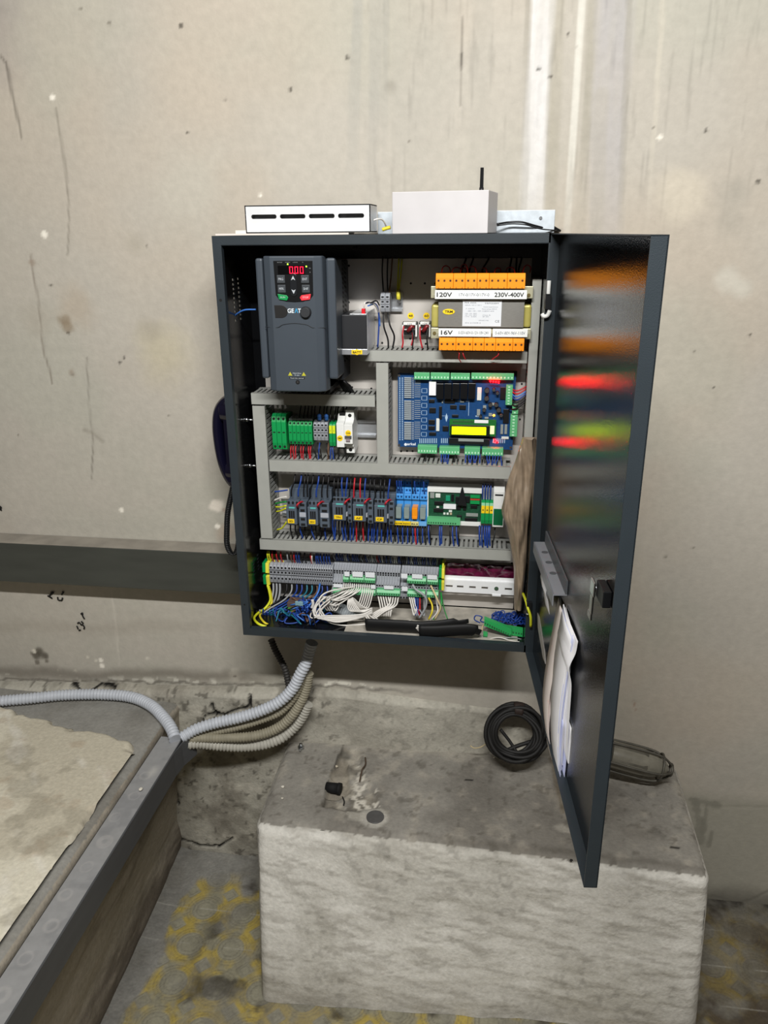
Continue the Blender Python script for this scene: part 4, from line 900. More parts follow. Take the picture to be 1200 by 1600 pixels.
# relay sockets with relays
xs0, xs1, zs0, zs1 = (0.315, 0.384, 1.02, 1.108); w = (xs1 - xs0) / 4; h = zs1 - zs0
cap = mat('clear_relay_case', '#84918e', .15, 0, .05, 60); capo = mat('orange_relay_case', '#e08a1c', .2, emit=.15)
for k in range(4):
    xa = xs0 + k * w; lab = ['R2WM', 'R2DO', 'RL2', None][k]
    d = thing('relay_socket', ['blue relay socket with clear relay, beside the CF contactor', 'blue relay socket with clear relay, left of the orange relay', 'blue relay socket holding the orange relay', 'blue relay socket with clear relay, beside the green relay board'][k], 'relay', (xa + w / 2, -.024, zs0), 'blue relay sockets')
    mb = MB(); mb.prism([(-.024, zs0), (-.078, zs0), (-.078, zs0 + .12 * h), (-.060, zs0 + .14 * h), (-.056, zs0 + .55 * h), (-.062, zs0 + .62 * h), (-.060, zs0 + .74 * h), (-.052, zs0 + .75 * h), (-.050, zs0 + .86 * h), (-.042, zs0 + .87 * h), (-.040, zs1), (-.024, zs1)], xa + .0004, xa + w - .0004, 'x'); mb.build('socket_body', mat('socket_blue', '#3f8fd6', .4), d, bevel=.0005)
    mb = MB()
    for (kz, yy_) in ((.66, -.0625), (.79, -.0518), (.93, -.0412)):
        for j in (.22, .62): mb.box(xa + w * j, xa + w * (j + .2), yy_, yy_ + .001, zs0 + kz * h, zs0 + (kz + .04) * h)
    mb.build('socket_opening', mat('deep_blue', '#12386e', .5), d)
    mb = MB(); mb.box(xa + .0028, xa + w - .0028, -.083, -.058, zs0 + .20 * h, zs0 + .48 * h); mb.box(xa + .0035, xa + w - .0035, -.0845, -.083, zs0 + .20 * h, zs0 + .26 * h); mb.build('relay_case', [cap, capo][k == 2], d, bevel=.0012)
    mb = MB(); mb.box(xa + .0003, xa + w - .0003, -.0795, -.078, zs0 + .01 * h, zs0 + .115 * h); b_ = mb.build('name_tag', yellow if k < 2 else mat('tag_%d' % k, '#d8cf86' if k == 2 else '#6ba7dc', .5), d)
    if lab: text(lab, xa + w / 2, -.0798, zs0 + .035 * h, .0032, ink, b_, w * .82, bold=.03)
# green board in its white carrier
x0, x1, z0, z1 = (0.383, 0.499, 1.015, 1.102)
gb = thing('relay_board', 'green electronic board in a white carrier right of the relay sockets', 'circuit board', ((x0 + x1) / 2, -.024, z0))
mb = MB(); mb.box(x0, x1, -.060, -.024, z1 - .010, z1); mb.box(x0, x1, -.060, -.024, z0 + .003, z0 + .012); mb.box(x0, x1, -.045, -.024, z0 + .012, z1 - .010); mb.box(x0, x0 + .0025, -.06, -.045, z0 + .012, z1 - .01); mb.build('carrier', white, gb, bevel=.0006)
mb = MB(); mb.box(x0 + .0025, x1 - .0015, -.056, -.054, z0 + .008, z1 - .009); bd = mb.build('board', mat('pcb_green', '#1c4a34', .4, 0, .3, 300), gb)
wB = x1 - x0; hB = z1 - z0
mb = MB(); mb.box(x0 + .001, x0 + .62 * wB, -.070, -.056, z0 + .007, z0 + .021)
for k in range(12): xx = x0 + .003 + k * .0052; mb.box(xx, xx + .003, -.0703, -.070, z0 + .009, z0 + .0125, 1)
mb.build('terminal_plug', [pgreen, mat('plug_dark', '#2b5c3c', .5)], bd)
rr = random.Random(5)
pal = [mat('chip_black', '#141517', .4), mat('part_grey', '#8d938f', .4), mat('part_white', '#d8dcd6', .4), mat('part_beige', '#b8a98c', .5), mat('part_teal', '#1b8f6b', .4)]
def chips(parent, items, y, dpt=.003):
    for (a, b, c, d_, mi, nm) in items:
        mb = MB(); mb.box(a, b, y - dpt, y, c, d_); mb.build(nm, pal[mi], parent, bevel=.0004)
F = lambda a, b, c, d_: (x0 + a * wB, x0 + b * wB, z0 + c * hB, z0 + d_ * hB)
chips(bd, [(*F(.05, .13, .72, .86), 1, 'component'), (*F(.15, .24, .74, .84), 2, 'component'), (*F(.13, .31, .55, .64), 0, 'chip'), (*F(.12, .30, .36, .45), 0, 'chip'), (*F(.34, .42, .66, .80), 4, 'component'),
           (*F(.44, .49, .66, .84), 0, 'component'), (*F(.52, .60, .60, .78), 0, 'component'), (*F(.64, .78, .64, .80), 0, 'component'), (*F(.80, .95, .66, .74), 1, 'component'), (*F(.66, .72, .44, .54), 0, 'chip'), (*F(.80, .92, .50, .58), 0, 'chip'),
           (*F(.70, .93, .16, .24), 0, 'chip'), (*F(.72, .94, .28, .36), 1, 'chip'), (*F(.54, .62, .44, .56), 0, 'chip'), (*F(.40, .46, .37, .42), 2, 'component'), (*F(.17, .22, .47, .51), 2, 'component'), (*F(.3, .34, .30, .35), 2, 'component'), (*F(.36, .40, .30, .35), 2, 'component'), (*F(.42, .46, .30, .35), 3, 'component'), (*F(.55, .64, .22, .30), 0, 'chip')], -.056)
mb = MB(); mb.box(*F(.30, .53, .46, .58)[:2], -.060, -.056, *F(.30, .53, .46, .58)[2:]); b_ = mb.build('white_label', mat('label_white', '#e9e9ec', .6), bd)
mb = MB(); a = F(.79, .96, .62, .84); mb.box(a[0], a[1], -.062, -.056, a[2], a[2] + .4 * (a[3] - a[2]), 0); mb.box(a[0], a[1], -.062, -.056, a[2] + .45 * (a[3] - a[2]), a[2] + .6 * (a[3] - a[2]), 1); mb.box(a[0], a[1], -.062, -.056, a[3] - .3 * (a[3] - a[2]), a[3], 0); mb.build('dip_switch', [tgreen, mat('switch_red', '#b8432f', .5)], bd)
mb = MB(); xx = x0 + .645 * wB; mb.prism([(xx - .010, z0 + .60 * hB), (xx + .010, z0 + .58 * hB), (xx + .001, z1 + .004), (xx - .002, z1 + .004)], -.068, -.064); tag(mb.build('cable_tie_tail', blk), 'black pointed cable tail standing in front of the green relay board', 'cable tie')
# three green yellow terminals and the white and green module
x0, x1, z0, z1 = (0.498, 0.524, 1.027, 1.079); w = (x1 - x0) / 3
def yq(d, w, h, f): MB().box(.0008, w - .0008, f - .0006, f, h * .52, h * .84).build('yellow_marker', yellow, d); text('+', w / 2, f - .0008, h * .61, .005, ink, d, .004, bold=.04); MB().box(.0005, w - .0005, -.055, -.024, h * .9, h * 1.5).build('grey_top', tgrey, d)
row(term('earth_terminal', 'green terminal with yellow marker right of the green relay board', 'three green yellow terminals', w, 0, z1 - z0, -.075, tgreen, style='none', extra=yq), x0, z0, w, 3)
x0, x1, z0, z1 = (0.523, 0.546, 1.025, 1.11); h = z1 - z0
wm = thing('interface_module', 'slim white module with green lower half beside the brown plastic bag', 'module', ((x0 + x1) / 2, -.024, z0))
mb = MB(); mb.prism([(-.024, z0), (-.078, z0), (-.078, z1 - .006), (-.066, z1), (-.024, z1)], x0, x1, 'x'); mb.build('module_body', white, wm, bevel=.0008)
mb = MB(); mb.box(x0 + .0015, x1 - .0015, -.0786, -.078, z0 + .05 * h, z0 + .48 * h, 0); mb.box(x0 + .003, x1 - .003, -.0784, -.078, z0 + .82 * h, z0 + .86 * h, 1); mb.build('front_panel', [mat('window_green', '#0e5f3a', .3), dark], wm)

# ================================================================ BOTTOM TERMINAL ROW
din_rail('white perforated rail at the bottom right under the purple bag', 0.423, 0.581, 0.858, 0.888, y=-.06)
wr = bpy.data.objects['din_rail.003']
for c in list(wr.children): bpy.data.objects.remove(c)
x0, x1, z0, z1 = (0.421, 0.58, 0.851, 0.888); mb = MB(); z1 = 0.888; z0 = 0.859
L = x1 - x0; sl = [(x0 + L * a, x0 + L * b, (z0 + z1) / 2 - .0024, (z0 + z1) / 2 + .0024) for a, b in ((.03, .13), (.19, .28), (.36, .45), (.53, .62), (.85, .95))]
zincw = mat('rail_white_steel', '#f4f5f6', .4, 0, .02)
slotplate(mb, x0, x1, z0, z1, -.0605, -.0590, sl); mb.box(x0, x1, -.0590, -.052, z1 - .0015, z1); mb.box(x0, x1, -.0535, -.052, z1, z1 + .008); mb.box(x0, x1, -.059, -.0500, z0, z0 + .0015); mb.box(x0 + .68 * L, x0 + .80 * L, -.062, -.058, z0 - .004, z0)
mb.build('rail_profile', zincw, wr)
mb = MB(); mb.cyl((x0 + .735 * L, -.0608, (z0 + z1) / 2), (x0 + .735 * L, -.0618, (z0 + z1) / 2), .0048, n=14); mb.build('rail_screw', silver, wr)
for xx in (x0 + .1, x0 + .02):
    MB().box(xx, xx + .012, -.052, -.021, z0 + .003, z1 - .002).build('stand_off', zinc, wr)
din_rail('zinc rail behind the long bottom terminal row', 0.002, 0.42, 0.846, 0.887)
SL = 0.0
def zrow(u): return
# earth terminal, left end
zA0, zA1 = 0.866, 0.913; hA = zA1 - zA0
def pe(x0, x1, z0, z1, label):
    h = z1 - z0; d = thing('earth_terminal', label, 'terminal block', ((x0 + x1) / 2, -.024, z0)); w = x1 - x0
    mb = MB(); mb.prism([(-.024, z0), (-.078, z0), (-.080, z0 + .42 * h), (-.066, z0 + .46 * h), (-.066, z0 + .54 * h), (-.080, z0 + .58 * h), (-.078, z1), (-.024, z1)], x0, x0 + w * .5, 'x'); mb.build('green_half', tgreen, d, bevel=.0006)
    mb = MB(); mb.prism([(-.024, z0), (-.080, z0), (-.083, z0 + .42 * h), (-.069, z0 + .46 * h), (-.069, z0 + .54 * h), (-.083, z0 + .58 * h), (-.080, z1), (-.024, z1)], x0 + w * .5, x1, 'x'); mb.build('yellow_half', yellowp, d, bevel=.0006)
pe(0.013, 0.029, zA0 - .004, zA1 + .002, 'green and yellow earth terminal at the left end of the bottom row')
xa, xb = 0.029, 0.08; w = (xb - xa) / 6
row(term('terminal_block', 'wide grey terminal at the left of the bottom row', 'six wide grey terminals', w, 0, hA, -.080, tgrey, style='four'), xa, zA0, w, 6)
xa, xb = 0.08, 0.175; w = (xb - xa) / 18
row(term('terminal_block', 'narrow grey terminal in the left half of the bottom row', 'eighteen narrow grey terminals', w, 0, hA, -.080, tgrey, style='four'), xa, zA0, w, 18)
# pluggable double row: grey carriers, then green plugs, white strips
zb1 = 0.913; zb0 = 0.862
def carrier(x0, x1, label):
    n = max(2, int(round((x1 - x0) / .0062))); w = (x1 - x0) / n; zt = zA1 + .003; d = thing('plug_carrier', label, 'terminal strip', ((x0 + x1) / 2, -.024, zA0 - .014), 'grey stepped terminal strips')
    P_ = [(-.024, zA0 - .014), (-.092, zA0 - .014), (-.094, zA0 - .002), (-.080, zA0), (-.078, zA0 + .012), (-.066, zA0 + .016), (-.062, zA1 - .008), (-.050, zA1 - .003), (-.048, zt), (-.024, zt)]
    mb = MB()
    for k in range(n): mb.prism(P_, x0 + k * w + .0002, x0 + (k + 1) * w - .0002, 'x')
    mb.build('stepped_body', tgrey, d)
    mb = MB()
    for k in range(n):
        xc = x0 + (k + .5) * w
        for (y_, z_) in ((-.0645, zA1 - .014), (-.064, zA1 - .019), (-.079, zA0 + .009), (-.0795, zA0 + .003), (-.0935, zA0 - .010)): mb.box(xc - w * .3, xc + w * .3, y_ - .0012, y_ + .002, z_ - .0012, z_ + .0012)
    mb.build('clamp_opening', mat('opening_dark', '#111214', .6), d)
X_ = lambda u: None
CX = [(0.173, 0.271, 'grey stepped terminal strip above the sweeping white wires'), (0.272, 0.325, 'grey stepped terminal strip in the middle of the bottom row'), (0.327, 0.41, 'grey stepped terminal strip next to the right earth terminal')]
for a in CX: carrier(*a)
def plug(x0, x1, z0, yf, label, group, h=.0125):
    n = max(2, int(round((x1 - x0) / .0050))); w = (x1 - x0) / n; d = thing('terminal_plug', label, 'terminal plug', ((x0 + x1) / 2, yf + .012, z0), group)
    mb = MB(); mb.prism([(yf + .014, z0), (yf, z0), (yf, z0 + h * .55), (yf + .004, z0 + h), (yf + .014, z0 + h)], x0, x1, 'x'); mb.build('plug_body', pgreen, d, bevel=.0005)
    mb = MB()
    for k in range(n): xc = x0 + (k + .5) * w; mb.box(xc - w * .28, xc + w * .28, yf - .0003, yf, z0 + h * .12, z0 + h * .42, 1); mb.cyl((xc, yf + .0022, z0 + h * .78), (xc, yf + .0010, z0 + h * .78), w * .25, n=6, m=0)
    mb.build('plug_screw', [mat('screw_pale', '#bfe8cb', .3), mat('plug_dark', '#2b5c3c', .5)], d)
def strip(x0, x1, z0, z1, y, label): tag(MB().box(x0, x1, y - .001, y, z0, z1).build('marker_strip', mat('strip_white', '#e3e6ea', .6)), label, 'label strip')
for (r, l) in (((0.2, 0.213, 0.884, 0.897), 'first from the left'), ((0.215, 0.247, 0.885, 0.897), 'second from the left'), ((0.248, 0.272, 0.885, 0.898), 'third from the left'), ((0.343, 0.385, 0.889, 0.9), 'fourth from the left'), ((0.387, 0.411, 0.889, 0.901), 'last at the right')):
    plug(r[0], r[1], r[2], -.090, 'green terminal plug in the upper plug row, ' + l, 'upper row of green plugs')
for (r, l) in (((0.179, 0.206, 0.86, 0.874), 'first from the left'), ((0.208, 0.226, 0.861, 0.874), 'second from the left'), ((0.228, 0.275, 0.861, 0.875), 'long one above the white wires'), ((0.277, 0.329, 0.863, 0.876), 'in the middle of the row'), ((0.345, 0.384, 0.864, 0.877), 'next to last at the right'), ((0.388, 0.413, 0.864, 0.878), 'last at the right')):
    plug(r[0], r[1], r[2], -.104, 'green terminal plug in the lower plug row, ' + l, 'lower row of green plugs')
for (r, l) in (((0.204, 0.215, 0.899, 0.91), 'above the first upper plug'), ((0.222, 0.245, 0.899, 0.911), 'above the second upper plug'), ((0.251, 0.272, 0.899, 0.911), 'above the third upper plug'), ((0.33, 0.344, 0.902, 0.912), 'small one in the middle'), ((0.354, 0.377, 0.902, 0.912), 'above the fourth upper plug'), ((0.388, 0.409, 0.902, 0.912), 'above the last upper plug'), ):
    strip(r[0], r[1], r[2], r[3], -.0905, 'white marker strip on the bottom terminals, ' + l)
for (r, l) in (((0.181, 0.202, 0.877, 0.885), 'at the left of the lower row'), ((0.294, 0.315, 0.879, 0.887), 'over the middle lower plug'), ((0.333, 0.346, 0.877, 0.887), 'small square in the lower row'), ((0.265, 0.275, 0.878, 0.887), 'small one beside the middle of the lower row')):
    strip(r[0], r[1], r[2], r[3], -.1035, 'white marker strip on the bottom terminals, ' + l)
pe(0.412, 0.424, 0.871, 0.923, 'yellow and green earth terminal at the right end of the bottom row')
# purple antistatic bag behind the rail
def crumple(name, mlist, rows_, label, cat, y_amp=.01, nx=16, seed=1, th=.006, sub=4, s_=40, vz=1.0):
    """rows_: list of (z, xl, xr, y) ; closed crumpled sheet"""
    rws = smooth_path([(a[1], a[3], a[0]) for a in rows_], sub); rws2 = smooth_path([(a[2], a[3], a[0]) for a in rows_], sub)
    mb = MB(); fr, bk = [], []
    for i, (a, b) in enumerate(zip(rws, rws2)):
        f_, g_ = [], []
        for j in range(nx + 1):
            t_ = j / nx; p = a.lerp(b, t_); e = math.sin(math.pi * t_) ** .5 if 0 < t_ < 1 else 0
            n_ = float(fbm(np.array([p.x + seed + .15 * (p.z if vz < 1 else 0)]), np.array([p.z * vz]), s_, 4, seed)[0]) - .5; n2_ = float(vn(np.array([p.x * s_ * 2.2 + seed]), np.array([p.z * s_ * .35]))[0]) - .5
            f_.append(mb.bm.verts.new((p.x, p.y - th * e + y_amp * n_ * 2 * e + y_amp * n2_ * e, p.z))); g_.append(mb.bm.verts.new((p.x, p.y + .0015 * e, p.z)))
        fr.append(f_); bk.append(g_)
    for i in range(len(fr) - 1):
        for j in range(nx):
            mb.bm.faces.new((fr[i][j], fr[i + 1][j], fr[i + 1][j + 1], fr[i][j + 1])).smooth = True; mb.bm.faces.new((bk[i][j], bk[i][j + 1], bk[i + 1][j + 1], bk[i + 1][j])).smooth = True
    return tag(mb.build(name, mlist), label, cat)
zz_ = lambda v: None
crumple('antistatic_bag', mat('purple_film', '#64183c', .18, 0, .4, 60, coat=.6), [(0.925, 0.423, 0.571, -.050), (0.915, 0.421, 0.573, -.045), (0.901, 0.422, 0.575, -.042), (0.885, 0.422, 0.575, -.040)], 'shiny purple antistatic bag tucked behind the white perforated rail', 'bag', y_amp=.012, nx=30, seed=3, s_=55)
# brown plastic bag
crumple('plastic_bag', mat('brown_film', '#8f7e6b', .32, 0, .22, 35, .3, 90, coat=.3), [
    (1.232, 0.574, 0.601, -.118), (1.211, 0.569, 0.603, -.124), (1.182, 0.561, 0.601, -.128),
    (1.144, 0.549, 0.6, -.130), (1.106, 0.543, 0.597, -.134), (1.08, 0.54, 0.596, -.134), (1.045, 0.551, 0.594, -.132),
    (1.006, 0.561, 0.595, -.130), (0.955, 0.57, 0.595, -.128), (0.904, 0.573, 0.593, -.124), (0.855, 0.576, 0.592, -.118)],
    'long crumpled brown plastic bag hanging at the right edge of the cabinet', 'bag', y_amp=.014, nx=40, seed=8, th=.012, s_=60, sub=7, vz=.16)

# ================================================================ BATTERY, FUSES, SMALL TERMINALS, TRANSFORMER
x0, x1, z0, z1 = (0.23, 0.267, 1.4, 1.465)
bt_ = thing('battery_box', 'black boxed battery with a yellow BATT tag right of the drive', 'battery', ((x0 + x1) / 2, -.025, z0 - .01))
mb = MB(); mb.box(x0 - .012, x1, -.120, -.026, z0, z1); mb.build('battery_case', mat('battery_black', '#26272a', .45), bt_, bevel=.0015)
mb = MB(); mb.box(x0 - .014, x1 + .001, -.122, -.024, z0 - .011, z0); mb.box(x1, x1 + .0015, -.118, -.024, z0, z1 + .004); mb.box(x0 + .004, x1, -.118, -.024, z1, z1 + .0015); mb.build('battery_bracket', zinc, bt_, bevel=.0006)
mb = MB(); xx = (x0 + x1) / 2 - .001; mb.tube([(xx, -.1226, z0 - .0055), (xx, -.1219, z0 - .0055)], .0055, 18); s_ = mb.build('round_sticker', yellow, bt_)
mb = MB(); mb.box(xx - .0105, xx + .0105, -.1229, -.1222, z0 - .0095, z0 - .0015); s_ = mb.build('name_tag', yellow, bt_); text('BATT', xx, -.1232, z0 - .0078, .0042, ink, s_, .016, bold=.03)
mb = MB(); p = (0.26, -0.11, 1.469); mb.box(p[0] - .0035, p[0] + .0035, -.114, -.106, p[2] - .007, p[2] + .007); tag(mb.build('battery_connector', mat('connector_red', '#d41c28', .35), bevel=.0008), 'small red push-on connector on top of the battery', 'connector')
for (l, c, r_, d_) in (([(0.261, -0.11, 1.478), (0.263, -0.11, 1.487), (0.269, -0.09, 1.487), (0.278, -0.07, 1.477), (0.281, -0.05, 1.461)], 'white', .0016, 'white wire looping from the red battery connector'), ([(0.263, -0.1, 1.485), (0.27, -0.08, 1.485), (0.279, -0.06, 1.476), (0.281, -0.05, 1.448), (0.278, -0.05, 1.394)], 'blue', .0016, 'blue wire from the battery down into the duct'), ([(0.267, -0.1, 1.48), (0.275, -0.07, 1.48), (0.28, -0.05, 1.467), (0.283, -0.05, 1.436)], 'lblue', .0014, 'pale blue wire curling beside the battery'), ([(0.272, -0.1, 1.485), (0.279, -0.07, 1.487), (0.282, -0.05, 1.477)], 'black', .0014, 'short black wire over the battery')):
    wire(l, r_, WM[c], d_, None)
x0, x1, z0, z1 = (0.286, 0.305, 1.464, 1.501); w = (x1 - x0) / 2
row(term('terminal_block', 'grey terminal in the pair above the battery wires', 'pair of grey terminals at the top', w, 0, z1 - z0, -.065, tgrey, style='three'), x0, z0, w, 2)
for (l, c, lab) in (([(0.287, -0.03, 1.569), (0.287, -0.04, 1.54), (0.291, -0.055, 1.503)], 'black', 'black wire, first from the left into the two grey terminals'), ([(0.297, -0.03, 1.567), (0.297, -0.04, 1.534), (0.3, -0.055, 1.503)], 'black', 'black wire, second from the left into the two grey terminals'),
                    ([(0.306, -0.03, 1.567), (0.304, -0.035, 1.533), (0.302, -0.05, 1.501)], 'brown', 'brownish wire behind the two black ones above the grey terminals')):
    wire(l, .0015, WM[c], lab, None)
for (l, lab) in (([(0.319, -0.03, 1.565), (0.318, -0.035, 1.533), (0.318, -0.045, 1.504)], 'yellow green wire running down to the yellow crimp, left one'), ([(0.325, -0.03, 1.564), (0.323, -0.035, 1.533), (0.32, -0.045, 1.504)], 'yellow green wire running down to the yellow crimp, right one')): wire(l, .0017, WM['yg'], lab, None)
mb = MB(); a = (0.319, -0.045, 1.507); b = (0.32, -0.045, 1.488); mb.tube([a, b], [.0035, .0045], 10); p = (0.321, -0.045, 1.484); mb.cyl((p[0], -.05, p[2]), (p[0], -.03, p[2]), .0035, n=10, m=1); tag(mb.build('ring_lug', [yellowp, silver]), 'yellow insulated ring lug right of the two grey terminals', 'cable lug')
for (l, lab) in (([(0.291, -0.06, 1.463), (0.293, -0.065, 1.437), (0.3, -0.06, 1.412), (0.301, -0.06, 1.395)], 'black wire hanging below the two grey terminals, left one'), ([(0.3, -0.06, 1.463), (0.305, -0.065, 1.44), (0.313, -0.06, 1.418), (0.31, -0.06, 1.395)], 'black wire hanging below the two grey terminals, right one')): wire(l, .0018, WM['black'], lab, None)
for i, (u0, u1, n_, lab) in enumerate((((0.327, 0.357, 1.415, 1.443), (0.342, -0.022, 1.454), '48', 'left'), ((0.361, 0.384, 1.415, 1.444), (0.374, -0.022, 1.454), '60', 'right'))):
    x0, x1, z0, z1 = u0; d = thing('fuse_holder', 'white fuse holder under a yellow dot, %s of the pair' % lab, 'fuse holder', ((x0 + x1) / 2, -.022, z0), 'white fuse holders')
    mb = MB(); mb.box(x0, x0 + .003, -.045, -.022, z0, z1); mb.box(x1 - .003, x1, -.045, -.022, z0, z1); mb.box(x0, x1, -.045, -.022, z1 - .005, z1); mb.box(x0, x1, -.030, -.022, z0, z1); mb.build('holder_frame', white, d, bevel=.0005)
    mb = MB(); mb.tube([((x0 + x1) / 2 - .004, -.040, z0 + .010), ((x0 + x1) / 2 + .007, -.044, z1 - .006)], .0042, 10); mb.build('fuse', mat('fuse_dark_red', '#7c1b20', .35), d)
    mb = MB(); mb.box(x0 + .003, x1 - .004, -.038, -.032, z0 + .003, z0 + .012); mb.build('fuse_clip', blk, d)
    mb = MB(); mb.tube([(u1[0], -.0222, u1[2]), (u1[0], -.0214, u1[2])], .0064, 20); s_ = mb.build('round_sticker', yellow, d); text(n_, u1[0], -.0225, u1[2] - .0025, .005, ink, s_, .0085, bold=.02)
    text('+24', (x0 + x1) / 2, -.0452, z1 - .0042, .003, ink, d, .009)
for (l, c, lab) in (([(0.331, -0.048, 1.436), (0.329, -0.055, 1.421), (0.33, -0.055, 1.405), (0.328, -0.055, 1.394)], 'red', 'red wire on the left side of the left fuse holder'), ([(0.348, -0.048, 1.433), (0.351, -0.055, 1.418), (0.349, -0.055, 1.394)], 'black', 'black wire below the left fuse holder'), ([(0.349, -0.05, 1.424), (0.35, -0.055, 1.412), (0.347, -0.055, 1.399)], 'red', 'short red wire below the left fuse holder'),
                    ([(0.364, -0.048, 1.435), (0.364, -0.055, 1.418), (0.369, -0.055, 1.394)], 'red', 'red wire on the left side of the right fuse holder'), ([(0.379, -0.048, 1.434), (0.378, -0.055, 1.417), (0.38, -0.055, 1.394)], 'black', 'black wire below the right fuse holder')):
    wire(l, .0017, WM[c], lab, None)
# transformer
tf = thing('transformer', 'transformer with orange terminal strips and white voltage labels at top right', 'transformer', (.50, -.021, 1.42))
Yt = -.115
bz = mat('passivated_yellow', '#b5ab5c', .4, .2, .08, 30); sheetm = mat('lamination_steel', '#7f7d78', .5, .3, .10, 120, aniso=(1, 1, 14)); brk = mat('bracket_zinc', '#bab79c', .4, .4, .08, 30)
x0, x1, z0, z1 = (0.404, 0.565, 1.442, 1.496); mb = MB(); mb.box(x0, x1, -.112, -.030, z0, z1); mb.build('core', sheetm, tf, bevel=.0008)
a0 = (0.39, 0.404, 1.44, 1.483); b0 = (0.562, 0.579, 1.441, 1.483)
MB().box(a0[0], a0[1] + .004, -.100, -.035, a0[2], a0[3]).build('coil_cover', bz, tf, bevel=.004); MB().box(b0[0] - .004, b0[1], -.100, -.035, b0[2], b0[3]).build('coil_cover', bz, tf, bevel=.004)
mb = MB()
for (r) in ((0.389, 0.58, 1.495, 1.517), (0.39, 0.58, 1.42, 1.44)): mb.box(r[0], r[1], -.106, -.100, r[2], r[3]); mb.box(r[0], r[0] + .012, -.100, -.022, r[2] + .002, r[2] + .005); mb.box(r[1] - .012, r[1], -.100, -.022, r[2] + .002, r[2] + .005)
mb.build('mounting_bracket', brk, tf, bevel=.001)
mb = MB()
for p in ((0.397, -0.107, 1.43), (0.572, -0.107, 1.501)): mb.cyl((p[0], -.1075, p[2]), (p[0], -.1055, p[2]), .0034, n=10)
mb.build('bracket_hole', mat('hole_brass', '#6d6038', .5, .3), tf)
def orange_row(r, groups):
    x0, x1, z0, z1 = r; n = sum(groups); w = (x1 - x0) / n; k = 0
    for g in groups:
        a, b = x0 + k * w, x0 + (k + g) * w
        mb = MB(); mb.prism([(-.09, z0), (-.1235, z0), (-.1235, z0 + .7 * (z1 - z0)), (-.118, z1), (-.09, z1)], a + .0002, b - .0002, 'x')
        e = mb.build('terminal_strip', orange, tf, bevel=.0006)
        mb = MB()
        for j in range(g): xc = a + (j + .5) * w; mb.cyl((xc, -.1239, z0 + .52 * (z1 - z0)), (xc, -.1233, z0 + .52 * (z1 - z0)), .0021, n=10); mb.box(xc - .0004, xc + .0006, -.1238, -.1234, z0, z0 + .1 * (z1 - z0))
        mb.build('screw_opening', mat('screw_brown', '#4a2408', .6), e); k += g
OT = (0.399, 0.564, 1.514, 1.541); OB = (0.407, 0.568, 1.4, 1.423)
orange_row(OT, (3, 2, 2, 2, 3, 3)); orange_row(OB, (3, 3, 2, 2, 3, 2))
lw_ = mat('label_paper', '#eceeea', .5)
def lab(r, y, items, m=lw_):
    mb = MB(); mb.box(r[0], r[1], y - .0008, y, r[2], r[3]); b_ = mb.build('voltage_label', m, tf, bevel=.001)
    for (s, fx_, fw, hh, mm) in items: text(s, r[0] + fx_ * (r[1] - r[0]), y - .0011, r[2] + (r[3] - r[2]) * (.5 - hh / 2), hh * (r[3] - r[2]), mm, b_, fw * (r[1] - r[0]), bold=.03 if mm is dk else .012)
dk = mat('print_dark', '#3c3d40', .6); pale = mat('print_pale', '#747884', .6)
lab((0.398, 0.568, 1.495, 1.511), -.1215, [('120V', .105, .17, .50, dk), ('17V-0/17V-0/17V-0', .43, .33, .34, pale), ('230V-400V', .81, .32, .50, dk)])
lab((0.406, 0.505, 1.426, 1.441), -.1215, [('16V', .16, .23, .52, dk), ('0-55V-60V-0-12V-18V-24V', .67, .58, .38, pale)])
lab((0.508, 0.573, 1.426, 1.441), -.1215, [('0-60V-80V-96V-110V', .5, .86, .38, pale)])
r = (0.45, 0.523, 1.444, 1.492); mb = MB(); mb.box(r[0], r[1], -.1132, -.1122, r[2], r[3]); np_ = mb.build('nameplate', mat('nameplate', '#d5d8dc', .45), tf, bevel=.0005)
wN, hN = r[1] - r[0], r[3] - r[2]
for (s, a, b, hh, ww, mm) in (('PWR. ENDA', .20, .88, .055, .30, dk), ('TRM330M', .74, .86, .055, .36, dk), ('SERIAL NO 0 100 0', .27, .80, .035, .42, pale), ('TRAFO ELEKTRONIK', .72, .73, .035, .38, pale), ('Mono-phase 500VA', .69, .65, .04, .38, pale), ('F 330VA', .2, .66, .04, .22, pale), ('- 400V / 120V - 110W', .30, .57, .045, .36, pale), ('0-80W-400', .66, .57, .04, .30, pale), ('120V  1.5A  180W', .22, .48, .035, .30, pale), ('16V  2.5A  48W', .22, .42, .035, .30, pale), ('17V  0.8A', .22, .36, .035, .3, pale), ('Class B', .62, .42, .035, .2, pale), ('IP 00', .60, .36, .035, .15, pale), ('50/60 Hz', .55, .22, .035, .25, pale), ('EN 61558-2', .28, .12, .035, .4, pale), ('CE', .90, .16, .09, .11, dk)):
    text(s, r[0] + a * wN, -.1134, r[2] + b * hN, hh * hN, mm, np_, ww * wN)
p0 = (0.424, -0.113, 1.471); mb = MB(); mb.prism([(p0[0] + .0115 * math.cos(a), p0[2] + .0052 * math.sin(a)) for a in [i * math.pi / 12 for i in range(24)]], -.1130, -.112); s_ = mb.build('oval_sticker', yellow, tf); text('TRM', p0[0], -.1133, p0[2] - .0022, .0045, ink, s_, .015, bold=.03)
rr = random.Random(11)
